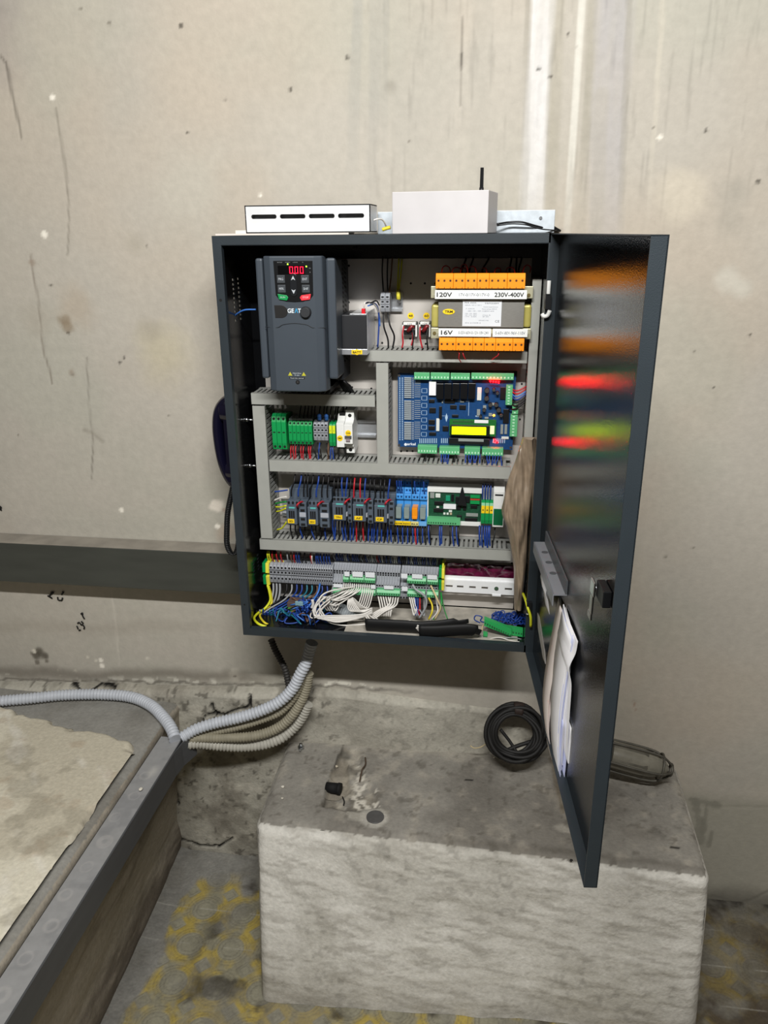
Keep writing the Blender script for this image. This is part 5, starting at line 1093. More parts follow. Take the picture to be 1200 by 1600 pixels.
for k in range(9):
    xx = OT[0] + .010 + k * .0165 + rr.uniform(-.003, .003) + (.02 if k > 6 else 0); xx = min(xx, OT[1] - .006); up = rr.uniform(.008, .016); dx_ = rr.choice((-1, 1)) * rr.uniform(.008, .02)
    wire([(xx, -.112, OT[3] - .002), (xx + dx_ * .2, -.114, OT[3] + up * .8), (xx + dx_ * .6, -.10, OT[3] + up), (xx + dx_, -.08, OT[3] + up * .6), (xx + dx_, -.06, OT[3] - .002)], .0011, WM['red'], 'thin red wire looping over the upper orange terminal strip', 'red wires over the transformer')
for k, (u0, u1) in enumerate((((725, 404), (722, 425)), ((739, 404), (731, 424)), ((763, 404), (755, 424)), ((797, 404), (795, 426)), ((804, 404), (808, 426)), ((814, 404), (813, 424)))):
    a = [0.451, 0.465, 0.494, 0.538, 0.548, 0.557][k]; b = [0.446, 0.46, 0.485, 0.535, 0.547, 0.552][k]
    wire([(a, -.04, 1.566), (a, -.05, 1.562), (b, -.08, OT[3] + .006), (b, -.10, OT[3] - .002)], .0018, WM['black'], 'black wire coming down behind the upper orange terminal strip', 'black wires behind the transformer')
for (l) in ([(0.444, -0.112, 1.397), (0.446, -0.115, 1.392), (0.445, -0.11, 1.383), (0.449, -0.1, 1.374)], [(0.452, -0.112, 1.397), (0.454, -0.115, 1.39), (0.458, -0.11, 1.381)], [(0.521, -0.112, 1.398), (0.52, -0.115, 1.391), (0.513, -0.11, 1.385), (0.508, -0.1, 1.38)]): wire(l, .0010, WM['red'], 'short thin red wire below the lower orange terminal strip', 'red wires under the transformer')

# ================================================================ MAIN CIRCUIT BOARD
x0, x1, z0, z1 = (0.318, 0.558, 1.185, 1.341)
pc = thing('control_board', 'large blue circuit board with yellow lit display and green plugs', 'circuit board', ((x0 + x1) / 2, -.021, z0))
mb = MB(); mb.box(x0, x1, -.042, -.0405, z0, z1); bdm = mb.build('board', mat('pcb_blue', '#1a4374', .35, 0, .12, 200), pc)
wB, hB = x1 - x0, z1 - z0
G = lambda a, b, c, d_: (x0 + (a - 622) / 178.5 * wB, x0 + (c - 622) / 178.5 * wB, z1 - ((d_ - 583 - 5 * (c - 622) / 178.5) / 116.5) * hB, z1 - ((b - 583 - 5 * (a - 622) / 178.5) / 116.5) * hB)
mb = MB()
for (a, b) in ((.01, .02), (.01, .97), (.985, .03), (.97, .97)):
    xx, zc = x0 + a * wB, z0 + b * hB; mb.cyl((xx, -.021, zc), (xx, -.0425, zc), .0028, n=8)
mb.build('stand_off', silver, pc)
mb = MB(); a = G(697, 581, 804, 592); mb.box(x0 + .30 * wB, x1 + .002, -.0405, -.030, z1 - .012, z1 + .006); mb.box(x0 + .30 * wB, x0 + .75 * wB, -.048, -.042, z1 - .004, z1 + .004); mb.build('black_carrier', blk, pc)
def gplug(r, n, y=-.042, d_=.014, horiz=True, label=None):
    mb = MB(); mb.box(r[0], r[1], y - d_, y, r[2], r[3]); e = mb.build('terminal_plug', pgreen, pc, bevel=.0006)
    mb = MB()
    for k in range(n):
        if horiz: w = (r[1] - r[0]) / n; xc = r[0] + (k + .5) * w; mb.box(xc - w * .2, xc + w * .2, y - d_ - .0003, y - d_, r[2] + .2 * (r[3] - r[2]), r[2] + .45 * (r[3] - r[2]))
        else: w = (r[3] - r[2]) / n; zc = r[2] + (k + .5) * w; mb.box(r[0] + .3 * (r[1] - r[0]), r[0] + .6 * (r[1] - r[0]), y - d_ - .0003, y - d_, zc - w * .2, zc + w * .2)
    mb.build('plug_screw', mat('screw_pale', '#bfe8cb', .3), e)
for (a, b, c, d_, n) in ((648, 580.5, 671.5, 592, 5), (673, 581, 701.5, 592.5, 6), (703, 582, 732, 593, 6), (734, 582, 797, 594, 12), (654, 695, 684.5, 708.5, 7), (688, 697, 719.5, 710, 7), (727, 698, 751, 711, 5), (754, 699, 786.5, 712, 7)): gplug(G(a, b, c, d_), n)
for (a, b, c, d_, n) in ((786.5, 602, 796.5, 632, 7), (797, 631, 806, 646, 3), (795, 647, 806, 681, 7)): gplug(G(a, b, c, d_), n, horiz=False)
# relays in a row, label, display
for k in range(5): r = G(682 + k * 12, 598, 693 + k * 12, 622); MB().box(r[0], r[1], -.056, -.042, r[2], r[3]).build('relay', mat('relay_black', '#101113', .3), pc, bevel=.0006)
r = G(670.5, 596, 681, 617); MB().box(r[0], r[1], -.050, -.042, r[2], r[3]).build('white_label', mat('label_white', '#e9e9ec', .6), pc)
r = G(703, 653, 774, 681); mb = MB(); mb.box(r[0], r[1], -.054, -.052, r[2], r[3]); lc = mb.build('display_module', mat('display_board', '#1f6a2c', .4), pc)
r = G(704.5, 661.5, 765, 680); MB().box(r[0], r[1], -.060, -.054, r[2], r[3]).build('display_frame', mat('frame_dark', '#141c10', .4), lc, bevel=.0006)
r = G(707, 664, 759, 677.5); MB().box(r[0], r[1], -.0606, -.0598, r[2], r[3]).build('lit_screen', mat('lcd_yellow', '#c8e606', .4, emit=3.2), lc)
r = G(764, 664, 771.5, 677); MB().box(r[0], r[1], -.056, -.054, r[2], r[3]).build('backlight_end', mat('backlight', '#d8e8a0', .4, emit=.8), lc)
r = G(741, 654.5, 762, 660); MB().box(r[0], r[1], -.0548, -.0540, r[2], r[3]).build('white_label', mat('label_white', '#e9e9ec', .6), lc)
r = G(708, 655, 740, 659); mb = MB()
for k in range(14): xx = r[0] + (k + .2) * (r[1] - r[0]) / 14; mb.box(xx, xx + .0012, -.0555, -.054, r[2], r[3])
mb.build('pin_row', silver, lc)
r = G(702, 684, 765, 695); MB().box(r[0], r[1], -.050, -.042, r[2], r[3]).build('black_connector', blk, pc, bevel=.0005)
r = G(717, 684.5, 756, 690); MB().box(r[0], r[1], -.0515, -.050, r[2], r[3]).build('grey_header', mat('part_grey', '#8d938f', .4), pc)
for (u, v, c_, nm) in ((763, 595, 'red', 'r'), (767, 595.5, 'red', 'r'), (771, 596, 'red', 'r'), (775, 596.5, 'red', 'r'), (772.5, 689.5, 'red', 'r'), (776, 692, 'red', 'r'), (770, 649.5, 'orange', 'o')):
    r = G(u - 1.2, v - 1.2, u + 1.2, v + 1.2); mb = MB(); mb.ball(((r[0] + r[1]) / 2, -.0445 if v > 600 else -.058, (r[2] + r[3]) / 2), .0021, u=8, v=6)
    mb.build('indicator_led', mat('led_red', '#ff0102', .4, emit=130) if nm == 'r' else mat('led_orange', '#ff8c14', .4, emit=25), pc)

def chip(a, b, c, d_, m=0, nm='chip', dp=.003): r = G(a, b, c, d_); MB().box(r[0], r[1], -.042 - dp, -.042, r[2], r[3]).build(nm, pal[m], pc, bevel=.0004)
for a in ((670, 624, 679, 629), (694, 624, 710, 630), (703, 633, 713, 639), (717, 633, 727, 640), (671, 637, 681, 645), (686, 635, 690.5, 655), (670, 656, 680, 663), (670, 666, 680, 672), (692, 666, 701, 674), (706, 648, 716, 652), (778, 606, 786, 625), (784, 640, 793, 662), (671, 676, 682, 681)): chip(*a)
for a in ((682, 654, 687, 674, 2), (743.5, 606, 750, 626, 2), (744, 640, 749, 650, 1), (753, 634, 758, 640, 1), (781, 664, 785, 679, 1), (787, 664, 791, 679, 1), (783, 683, 794, 687, 2), (762, 646, 767, 651, 1), (690, 626, 692, 630, 1), (718, 626, 724, 629, 1), (756, 652, 762, 655, 1), (766, 630, 771, 634, 1)): chip(*a[:4], m=a[4], nm='component')
for (u, v, r_) in ((758, 610, .0050), (758, 622, .0050), (768.5, 609, .0035), (764, 632, .0042), (773, 632, .0045), (777, 640, .0048), (755, 640, .0035), (774, 614, .0035), (750, 650, .003), (781, 648, .0038)):
    r = G(u, v, u + 1, v + 1); mb = MB(); mb.cyl((r[0], -.042, r[3]), (r[0], -.054, r[3]), r_, n=14, m=1); mb.cyl((r[0], -.054, r[3]), (r[0], -.0546, r[3]), r_ * .9, n=14, m=0); mb.build('capacitor', [silver, blk], pc)
mb = MB()
for (v0, v1, n) in ((589, 622, 11), (625, 656, 10), (659, 688, 10)):
    for k in range(n):
        v = v0 + (k + .15) * (v1 - v0) / n
        r = G(632, v, 643, v + (v1 - v0) / n * .6); mb.box(r[0], r[1], -.0455, -.042, r[2], r[3])
        r = G(648, v, 657, v + .9); mb.box(r[0], r[1], -.0428, -.042, r[2], r[3]); r = G(644, v + 1, 647, v + 2.2); mb.box(r[0], r[1], -.0428, -.042, r[2], r[3])
mb.build('pin_header', mat('header_pale', '#aab3b8', .4), pc)
mb = MB()
for k in range(34):
    v = 590 + k * 2.95; r = G(624, v, 626, v + 1.6); mb.box(r[0], r[1], -.0426, -.042, r[2], r[3]); r = G(628, v, 630, v + 1.6); mb.box(r[0], r[1], -.0426, -.042, r[2], r[3])
for k in range(7):
    v = 607 + k * 11.5
    for (a, b, c, d_) in ((658.5, v, 667, v + .7), (658.5, v + 6.5, 667, v + 7.2), (658.5, v, 659.2, v + 7), (666.5, v, 667.2, v + 7)): r = G(a, b, c, d_); mb.box(r[0], r[1], -.0424, -.042, r[2], r[3])
for (a, b, c, d_) in ((691, 627, 731, 627.7), (731, 627, 731.7, 650), (742, 650, 748, 652), (690, 650, 700, 650.7)): r = G(a, b, c, d_); mb.box(r[0], r[1], -.0424, -.042, r[2], r[3])
r = G(697.5, 646, 698, 660); xm_ = r[0]; mb.prism([(xm_ - .0028, (r[2] + r[3]) / 2), (xm_, r[2]), (xm_ + .0028, (r[2] + r[3]) / 2), (xm_, r[3])], -.0425, -.042)
for u0, n in ((656, 10), (690, 4), (770, 7)):
    for k in range(n): r = G(u0 + k * 2.9, 686, u0 + k * 2.9 + 1.2, 693.5); mb.box(r[0], r[1], -.0440, -.042, r[2], r[3])
mb.build('silk_and_pads', mat('silk_pale', '#a9c3da', .45), pc)
r = G(632, 694, 636, 698); mb = MB(); mb.cyl(((r[0] + r[1]) / 2, -.0426, (r[2] + r[3]) / 2), ((r[0] + r[1]) / 2, -.042, (r[2] + r[3]) / 2), .003, n=14); mb.build('board_logo', mat('silk_white', '#e8eef4', .5), pc)
r = G(636.5, 693, 650, 698); text('arkel', (r[0] + r[1]) / 2, -.0426, r[2] + .0008, .0058, MC['silk_white'], pc, r[1] - r[0], bold=.02)

# ================================================================ WIRES
rr = random.Random(21)
def bunch(us, v0, v1, y0, y1, cols, label, group, r=.0014, sway=2.5, u_end=None):
    pass
def vw(x0, z0, x1, z1, y0, y1, c, label, group, r=.0014, bow=.006):
    mx = (x0 + x1) / 2 + rr.uniform(-.002, .002)
    wire([(x0, y0, z0), (x0 * .8 + mx * .2, (y0 * 2 + y1) / 3 - bow, z0 * .7 + z1 * .3), (x1 * .8 + mx * .2, (y0 + 2 * y1) / 3 - bow * .6, z0 * .3 + z1 * .7), (x1, y1, z1)], r, WM[c], label, group, k=4)
S = lambda u, uA, xA, uB, xB: xA + (u - uA) / (uB - uA) * (xB - xA)
# below the green terminals
zt, ze = 1.186, 1.155; xl, xr_ = 0.088, 0.237
for k, u in enumerate((454, 457.5, 461.5, 466, 470, 474, 478, 482, 485.5)):
    x = S(u, 452, xl, 560, xr_); c = 'red' if k not in (3, 6) else 'black'
    vw(x, zt + .004, x + rr.uniform(-.001, .003), ze, -.062, -.070, c, '%s wire below the short green terminals' % c, '%s wires under the short green terminals' % c)
for u, c in ((490, 'black'), (496, 'black'), (499, 'blue'), (501, 'black'), (510, 'black'), (513, 'brown'), (517, 'blue'), (520, 'blue'), (523, 'black'), (530, 'black'), (538, 'black')):
    x = S(u, 452, xl, 560, xr_); vw(x, zt + .008, x + rr.uniform(-.002, .006), ze, -.062, -.070, c, '%s wire below the grey terminals and the breaker' % c, '%s wires under the grey terminals' % c)
zt, ze = 1.268, 1.241
for u in range(470, 545, 6):
    x = S(u, 452, 0.086, 560, 0.235); vw(x, ze - .004, x + rr.uniform(-.002, .002), zt + .003, -.06, -.045, 'black', 'black wire going up behind the terminals under the drive', 'black wires over the green terminals')
# contactors, above
def XM(u): return S(u, 450, XC0, 790, XC1)
XC0, XC1 = 0.083, 0.548; za = 1.125
for (u0, u1, v, c) in ((472, 467, 0, 'blue'), (500, 496, 0, 'blue'), (462, 456, 0, 'black'), (478, 476, 0, 'black'), (483, 482, 0, 'black'), (491, 487, 0, 'black'), (508, 505, 0, 'black'), (516, 514, 0, 'black')):
    vw(XM(u0), 1.126, XM(u1), 1.079, -.075, -.085, c, '%s wire dropping into the two left contactors' % c, '%s wires over the two left contactors' % c, r=.0018)
for (u0, u1, c) in ((537, 538, 'blue'), (545, 543, 'blue'), (557, 556, 'red'), (566, 566, 'red'), (574, 573, 'blue'), (612, 610, 'blue'), (525, 526, 'black'), (531, 531, 'black'), (551, 549, 'black'), (582, 581, 'black'), (588, 590, 'black'), (598, 598, 'black'), (604, 603, 'black')):
    vw(XM(u0), 1.123, XM(u1), 1.079, -.075, -.085, c, '%s wire dropping into the three wide contactors' % c, '%s wires over the wide contactors' % c, r=.0017)
for (u0, v0, lab) in ((470, 784, 'SD'), (503, 785, 'SD1'), (546, 777, 'TFN'), (577, 778, 'AF'), (609, 780, 'CF')):
    x = XM(u0); z = {470: 1.064, 503: 1.066, 546: 1.074, 577: 1.076, 609: 1.076}[u0]
    wire([(x - .002, -.100, z - .004), (x - .001, -.112, z + .004), (x + .003, -.110, z + .009), (x + .007, -.100, z + .009), (x + .009, -.092, z + .003)], .0020, WM['red'], 'short red bridge wire on the right side of the contactor tagged ' + lab, None)
for (pts, r_, lab) in (([(0.17, -0.05, 1.099), (0.212, -0.055, 1.101), (0.268, -0.055, 1.098), (0.313, -0.05, 1.091)], .007, 'upper'), ([(0.168, -0.045, 1.083), (0.218, -0.05, 1.082), (0.274, -0.05, 1.079), (0.313, -0.045, 1.075)], .006, 'lower')):
    wire(pts, r_, blkm, 'thick black sheathed cable lying behind the wide contactors, %s one' % lab, None, 'sheathed_cable', n=10, cat='cable')
# left bundle into the duct
for k, (l, c) in enumerate((([(0.048, -0.07, 1.063), (0.063, -0.075, 1.071), (0.079, -0.08, 1.076)], 'white'), ([(0.049, -0.07, 1.055), (0.064, -0.08, 1.062), (0.08, -0.09, 1.068)], 'green'), ([(0.05, -0.07, 1.048), (0.065, -0.08, 1.052), (0.079, -0.09, 1.059)], 'yg'), ([(0.051, -0.07, 1.037), (0.064, -0.08, 1.043), (0.079, -0.09, 1.053)], 'yg'), ([(0.05, -0.07, 0.994), (0.065, -0.08, 1.003), (0.079, -0.09, 1.022)], 'yg'), ([(0.05, -0.07, 1.083), (0.063, -0.07, 1.085), (0.079, -0.07, 1.088)], 'blue'))):
    wire(l, .0019, WM[c], {'white': 'white wire entering the left vertical duct beside the SD contactor', 'green': 'green wire entering the left duct beside the SD contactor', 'yg': 'yellow green wire between the left duct and the SD contactor', 'blue': 'blue wire above the SD contactor at the left duct'}[c], 'yellow green wires at the SD contactor' if c == 'yg' else None)
# contactors and relays, below
for u in [450, 458, 466, 474, 485, 492, 499, 507]:
    c = rr.choice(['black', 'black', 'black', 'blue']); vw(XM(u), 1.01, XM(u) + rr.uniform(0, .005), 0.971, -.075, -.07, c, '%s wire under the two left contactors' % c, '%s wires under the two left contactors' % c, r=.0018)
for u in [519, 524, 529, 534, 539, 543, 548, 553, 558, 563, 568, 574, 578, 583, 587, 592, 598, 604, 608, 613]:
    c = 'red' if u in (558, 568) else rr.choice(['blue', 'blue', 'black']); vw(XM(u), 1.024, XM(u) + rr.uniform(-.003, .003), 0.965, -.07, -.07, c, '%s wire under the three wide contactors' % c, '%s wires under the wide contactors' % c, r=.0018)
for u in list(range(619, 668, 4)):
    c = 'red' if u == 651 else ('blue' if (u // 4) % 2 else 'black'); vw(XM(u), 1.02, XM(u) + rr.uniform(-.002, .003), 0.964, -.062, -.07, c, '%s wire under the blue relay sockets' % c, '%s wires under the relay sockets' % c, r=.0016)
for u in (672, 675, 690, 693, 706, 710, 716, 719):
    c = 'black' if u in (675, 706, 719) else 'blue'; vw(XM(u), 1.018, XM(u) + rr.uniform(.0, .005), 0.964, -.062, -.07, c, '%s wire under the green relay board' % c, '%s wires under the green relay board' % c, r=.0017)
for u in (752, 756, 760, 763, 766, 768):
    vw(XM(u), 1.021, XM(u) + rr.uniform(-.001, .004), 0.962, -.062, -.07, 'blue', 'blue wire under the three green yellow terminals', 'blue wires under the green yellow terminals', r=.0017)
vw(XM(776), 1.016, XM(773), 0.966, -.06, -.07, 'black', 'black wire under the slim white and green module', None)
for u in (622, 626, 629, 646, 650, 664): vw(XM(u) , 1.12, XM(u) + .001, 1.079, -.07, -.052, 'blue' if u != 646 else 'black', 'wire entering the top of the blue relay sockets', 'wires over the relay sockets')
for u in (755, 759, 763, 767): vw(XM(u), 1.114, XM(u), 1.077, -.06, -.056, 'blue', 'blue wire entering the top of the three green yellow terminals', 'blue wires over the green yellow terminals')
# main board bottom wires
def XB(u): return S(u, 650, XB0, 790, XB1)
XB0, XB1 = 0.358, 0.545
for u in (667, 690, 694, 697, 701, 712, 728, 733, 737, 741, 745, 750, 757, 761, 765, 770, 774, 778, 782):
    c = 'black' if u in (667, 712, 757) else 'blue'; vw(XB(u), 1.177, XB(u) + rr.uniform(-.004, .003), 1.155, -.052, -.068, c, '%s wire under the bottom plugs of the blue board' % c, '%s wires under the blue board' % c)
for k, (v, c) in enumerate(((606, 'red'), (609, 'red'), (613, 'lblue'), (616, 'blue'), (622, 'black'), (629, 'black'), (640, 'black'))):
    wire([(0.547, -.050, {606: 1.316, 609: 1.312, 613: 1.307, 616: 1.303, 622: 1.295, 629: 1.286, 640: 1.272}[v]), (0.561, -.060, 1.312 - .006 * k), (0.579, -.058, 1.321 - .005 * k)], .0016, WM[c], 'wire leaving the right hand plugs of the blue board towards the duct', 'wires at the right of the blue board')
# top of the bottom row
def XR(u): return S(u, 414, XR0, 684, XR1)
XR0, XR1 = 0.015, 0.408; zt = 0.938; zl = zA1 - .002
for (u, c) in ((420, 'yg'), (424, 'yg'), (428, 'red'), (435.5, 'red'), (442, 'red'), (452, 'grey'), (458, 'brown'), (462, 'red'), (466.5, 'blue'), (470, 'blue'), (474, 'black'), (480, 'black'), (489, 'red'), (490.5, 'white'), (497, 'blue'), (501, 'blue'), (505, 'blue'), (509, 'blue'), (513.5, 'blue'), (518, 'blue')):
    vw(XR(u) + rr.uniform(-.0015, .0015), zt + .004, XR(u), zl, -.07, -.060, c, '%s wire entering the top of the left bottom terminals' % {'yg': 'yellow green', 'lblue': 'pale blue'}.get(c, c), '%s wires into the top of the left bottom terminals' % c, r=.0017)
for u in (428, 435.5, 442): mb = MB(); mb.tube([(XR(u), -.060, zl - .002), (XR(u), -.060, zl + .004)], .0028, 8); tag(mb.build('yellow_ferrule', yellowp), 'yellow ferrule on a red wire at the left of the bottom row', 'ferrule', 'yellow ferrules')
for u in np.arange(524, 684, 3.1):
    c = rr.choice(['blue', 'grey', 'black', 'grey', 'white', 'blue', 'red' if 590 < u < 605 else 'blue']); vw(XR(u) + rr.uniform(-.002, .002), zt + .001, XR(u), zl + .004, -.06, -.044, c, '%s wire entering the top of the stepped terminal strips' % c, '%s wires into the top of the stepped strips' % c, r=.0014)
# under the left bottom terminals
for k in range(3): u = 426.5 + k * 5.3; wire([(XR(u), -.068, zA0 + .002), (XR(u) + .001, -.074, zA0 - .020), (XR(u) - .003, -.080, zA0 - .040), (XR(u) - .015, -.080, zA0 - .062), (XR(u) - .022, -.07, zA0 - .085)], .0026, WM['grey'], 'thick grey wire curving down under the wide grey terminals', 'thick grey wires at the left')
wire([(0.023, -0.08, 0.862), (0.028, -0.085, 0.847), (0.03, -0.09, 0.828), (0.02, -0.1, 0.813), (0.009, -0.12, 0.81), (0.006, -0.14, 0.807), (0.022, -0.16, 0.805), (0.043, -0.16, 0.798)], .0030, WM['yg'], 'thick yellow green earth wire curling at the lower left corner', None)
wire([(0.024, -0.075, 0.858), (0.03, -0.08, 0.837), (0.032, -0.09, 0.819), (0.016, -0.1, 0.807), (0.013, -0.12, 0.804), (0.031, -0.15, 0.805), (0.043, -0.15, 0.798)], .0026, WM['yellow'], 'yellow striped wire inside the thick earth wire curl', None)
for k in range(9):
    u = 448 + k * 8; c = ['black', 'grey', 'blue', 'blue', 'teal', 'teal', 'brown', 'blue', 'blue'][k]
    wire([(XR(u), -.066, zA0 + .002), (XR(u) + .001, -.078, zA0 - .018), (XR(u) - .014 - .002 * k, -.085, zA0 - .038), (XR(u) - .040 - .003 * k, -.095, zA0 - .052 - .001 * k), (XR(u) - .06 - .004 * k, -.11, zA0 - .064), (XR(u) - .058 - .004 * k, -.12, .815 + .003 * (k % 3))], .0019, WM[c], '%s wire sweeping left and down under the narrow grey terminals' % c, '%s wires sweeping under the bottom row' % c)
for k in range(26):
    c = rr.choice(['blue', 'blue', 'black', 'black', 'teal', 'lblue', 'brown']); xs_ = rr.uniform(.075, .165); ys_ = rr.uniform(-.16, -.06); pp = []
    for j in range(5): pp.append((xs_ + rr.uniform(-.028, .028), ys_ + rr.uniform(-.02, .02), .806 + rr.uniform(0, .045) * (1 if j % 2 else .6)))
    wire(pp, .0016, WM[c], '%s wire in the tangle at the lower left of the cabinet floor' % {'lblue': 'pale blue'}.get(c, c), '%s wires in the tangle' % {'lblue': 'pale blue'}.get(c, c))
wire([(0.145, -0.08, 0.872), (0.145, -0.1, 0.861), (0.133, -0.11, 0.841), (0.12, -0.12, 0.827), (0.11, -0.13, 0.814), (0.106, -0.14, 0.8)], .0022, WM['lblue'], 'brighter blue wire crossing over the dark tangle', None)
wire([(0.136, -0.12, 0.851), (0.137, -0.12, 0.84), (0.134, -0.12, 0.831)], .0035, WM['white'], 'short white sleeve on the blue wires above the tangle', None, 'sleeve', cat='sleeve')
mb = MB(); mb.box(0.076, 0.112, -.115, -.085, .826, .838, 0); mb.box(0.078, 0.096, -.128, -.112, .812, .826, 1); mb.box(0.096, 0.114, -.12, -.115, .834, .844, 2)
tag(mb.build('loose_connector', [mat('connector_brown', '#5a4a44', .5), mat('connector_green', '#4f9a3c', .4), mat('connector_pale', '#7fa3ad', .5)], bevel=.001), 'loose small connector with green end among the blue wires', 'connector')
# grey corrugated conduit entering the cabinet
mb = MB(); mb.rib([(0.168, -0.06, 0.794), (0.188, -0.07, 0.804), (0.209, -0.08, 0.802), (0.233, -0.09, 0.796), (0.256, -0.1, 0.788)], .0150, .0055, .0018); tag(mb.build('corrugated_conduit', mat('conduit_grey', '#a9b0b4', .5)), 'pale grey corrugated conduit end inside the cabinet behind white wires', 'conduit')
# sweeping white wires
for k in range(15):
    t_ = k / 14; xs_ = S(538 + 46 * t_, 536, 0.2, 586, 0.272); z_s = 0.882
    xe = 0.26; 
    if k < 9:
        lx = 0.131 + .014 * rr.random() + .0038 * (8 - k) * .6; dz = rr.uniform(-.009, .009)
        pp = [(xs_, -.092, z_s), (xs_ - .004, -.105, z_s - .012), (xs_ - .045, -.125, z_s - .034 + dz), (lx + .022, -.140, .862 + dz), (lx + .001 * k, -.150, .842 + dz), (lx + .006, -.155, .827 + dz * .5), (lx + .035, -.155, .818 + .0018 * k), (xe - .015, -.145, .826 + .001 * k), (xe + .012, -.135, .835 + .0010 * k)]
    else:
        pp = [(xs_, -.092, z_s), (xs_ - .001, -.108, z_s - .018), (xs_ - .012, -.12, z_s - .045), (xs_ - .025 - .003 * (k - 9), -.135, .855 + .001 * k), (xs_ - .02, -.145, .842), (xe + .012, -.135, .840 + .0005 * k)]
    wire(pp, .00145, WM['white'], 'white wire looping from the upper green plugs down into the black sleeve', 'white wires looping into the black sleeve', k=6)
wire([(0.226, -0.1, 0.878), (0.197, -0.12, 0.881), (0.17, -0.14, 0.879), (0.159, -0.15, 0.868), (0.16, -0.15, 0.847), (0.169, -0.15, 0.829), (0.18, -0.15, 0.814), (0.213, -0.14, 0.803), (0.26, -0.13, 0.804)], .0018, WM['white'], 'single white wire making the widest loop left of the bundle', None, k=8)
for k in range(4):
    xs_ = S(522 + 4 * k, 520, 0.178, 553, 0.226); wire([(xs_, -.10, 0.856), (xs_ - .002, -.11, 0.843), (xs_ - .012, -.12, 0.827), (xs_ - .02, -.13, .85)], .0016, WM['white'], 'white wire dropping from the lower plugs behind the loops', 'white wires from the left lower plugs')
for k in range(9):
    t_ = k / 8; xs_ = S(591 + 31 * t_, 588, 0.276, 625, 0.329); z_s = 0.858
    if k < 5: pp = [(xs_, -.10, z_s), (xs_ + .006, -.11, z_s - .02), (xs_ + .010 - .001 * k, -.115, z_s - .04), (xs_ + .009, -.115, .835)]
    else: pp = [(xs_, -.10, z_s), (xs_ - .004, -.112, z_s - .014), (xs_ - .028, -.12, z_s - .026), (xs_ - .055, -.13, z_s - .042), (0.266, -.132, .842)]
    wire(pp, .0017, WM['white'], 'white wire from the middle lower plug going behind the black sleeve', 'white wires from the middle lower plug')
for k, c in enumerate(('white', 'white', 'white', 'blue', 'blue', 'red', 'black', 'grey')):
    xs_ = S(640 + 3.2 * k, 636, 0.344, 664, 0.384); z_s = 0.86; e = .012 if k < 3 else .002
    wire([(xs_, -.10, z_s), (xs_ + e * .5, -.11, z_s - .018), (xs_ + e, -.118, z_s - .034), (0.366 + .001 * k, -.12, .842)], .0017, WM[c], '%s wire below the fourth lower plug' % c, '%s wires below the fourth lower plug' % c)
wire([(0.357, -0.105, 0.893), (0.365, -0.115, 0.887), (0.378, -0.12, 0.881), (0.388, -0.12, 0.868), (0.386, -0.12, 0.846), (0.373, -0.12, 0.821)], .0026, WM['grey'], 'grey sheathed cable curving in front of the lower right plugs', None, 'cable', cat='cable')
for (l, c, lab) in (([(0.396, -0.1, 0.891), (0.404, -0.11, 0.881), (0.413, -0.12, 0.866), (0.419, -0.12, 0.848), (0.407, -0.12, 0.82)], 'beige', 'beige wire curving from the upper right plug into the sleeve'), ([(0.392, -0.105, 0.864), (0.4, -0.11, 0.85), (0.401, -0.12, 0.838), (0.394, -0.12, 0.819)], 'yellow', 'pale yellow wire under the last lower plug'), ([(0.417, -0.08, 0.866), (0.42, -0.1, 0.854), (0.417, -0.11, 0.835), (0.404, -0.12, 0.819)], 'green', 'thick green earth wire under the right earth terminal'), ([(0.419, -0.08, 0.859), (0.425, -0.09, 0.833), (0.434, -0.1, 0.812)], 'green', 'thin green wire hanging right of the thick green one'), ([(0.42, -0.06, 0.934), (0.42, -0.07, 0.926), (0.419, -0.075, 0.914)], 'yg', 'yellow green wire on top of the right earth terminal')):
    wire(l, .0012 if 'thin' in lab else .0022, WM[c], lab, None)
wire([(0.408, -0.105, 0.865), (0.411, -0.11, 0.851), (0.413, -0.12, 0.84), (0.4, -0.12, 0.819)], .0017, WM['white'], 'white wire under the last lower plug', None)
# black sleeve
def sleeve(pts, rad, label, sq=.45):
    mb = MB(); pp = smooth_path(pts, 5); n = len(pp); R_ = [rad[0] + (rad[1] - rad[0]) * i / (n - 1) if len(rad) == 2 else rad[min(len(rad) - 1, int(i / (n - 1) * (len(rad) - 1) + .5))] for i in range(n)]
    mb.tube(pp, R_, 14, squash=(sq, (0, 1, .25))); return tag(mb.build('cable_sleeve', mat('black_sleeve', '#0b0b0c', .65, 0, .05, 30, .2, 60)), label, 'cable sleeve')
sleeve([(0.262, -0.16, 0.819), (0.301, -0.162, 0.821), (0.343, -0.162, 0.822), (0.384, -0.16, 0.821), (0.431, -0.155, 0.827), (0.481, -0.145, 0.834)], [.0165, .0165, .0160, .0160, .014, .006], 'longer black cable sleeve swallowing the white wires, reaching to the right')
sleeve([(0.379, -0.182, 0.823), (0.413, -0.182, 0.825), (0.453, -0.18, 0.829), (0.486, -0.178, 0.831), (0.506, -0.172, 0.823)], [.0150, .0155, .0155, .0160, .008], 'shorter black cable sleeve lying in front at the cabinet edge')
for k in range(8):
    wire([(0.252 + .004 * k, -.135, .834 - .0015 * k), (0.273 + .003 * k, -.150 - .003 * (k % 3), .8185 + .0012 * ((k * 5) % 8)), (0.316, -.155 - .003 * (k % 4), .8175 + .0016 * ((k * 3) % 8)), (0.356, -.152 - .003 * (k % 3), .8185 + .0017 * ((k * 5) % 8)), (0.383, -.178, .818 + .0018 * k)], .0013, WM['white'], 'white wire running low along the cabinet edge into the front sleeve', 'white wires into the front sleeve')
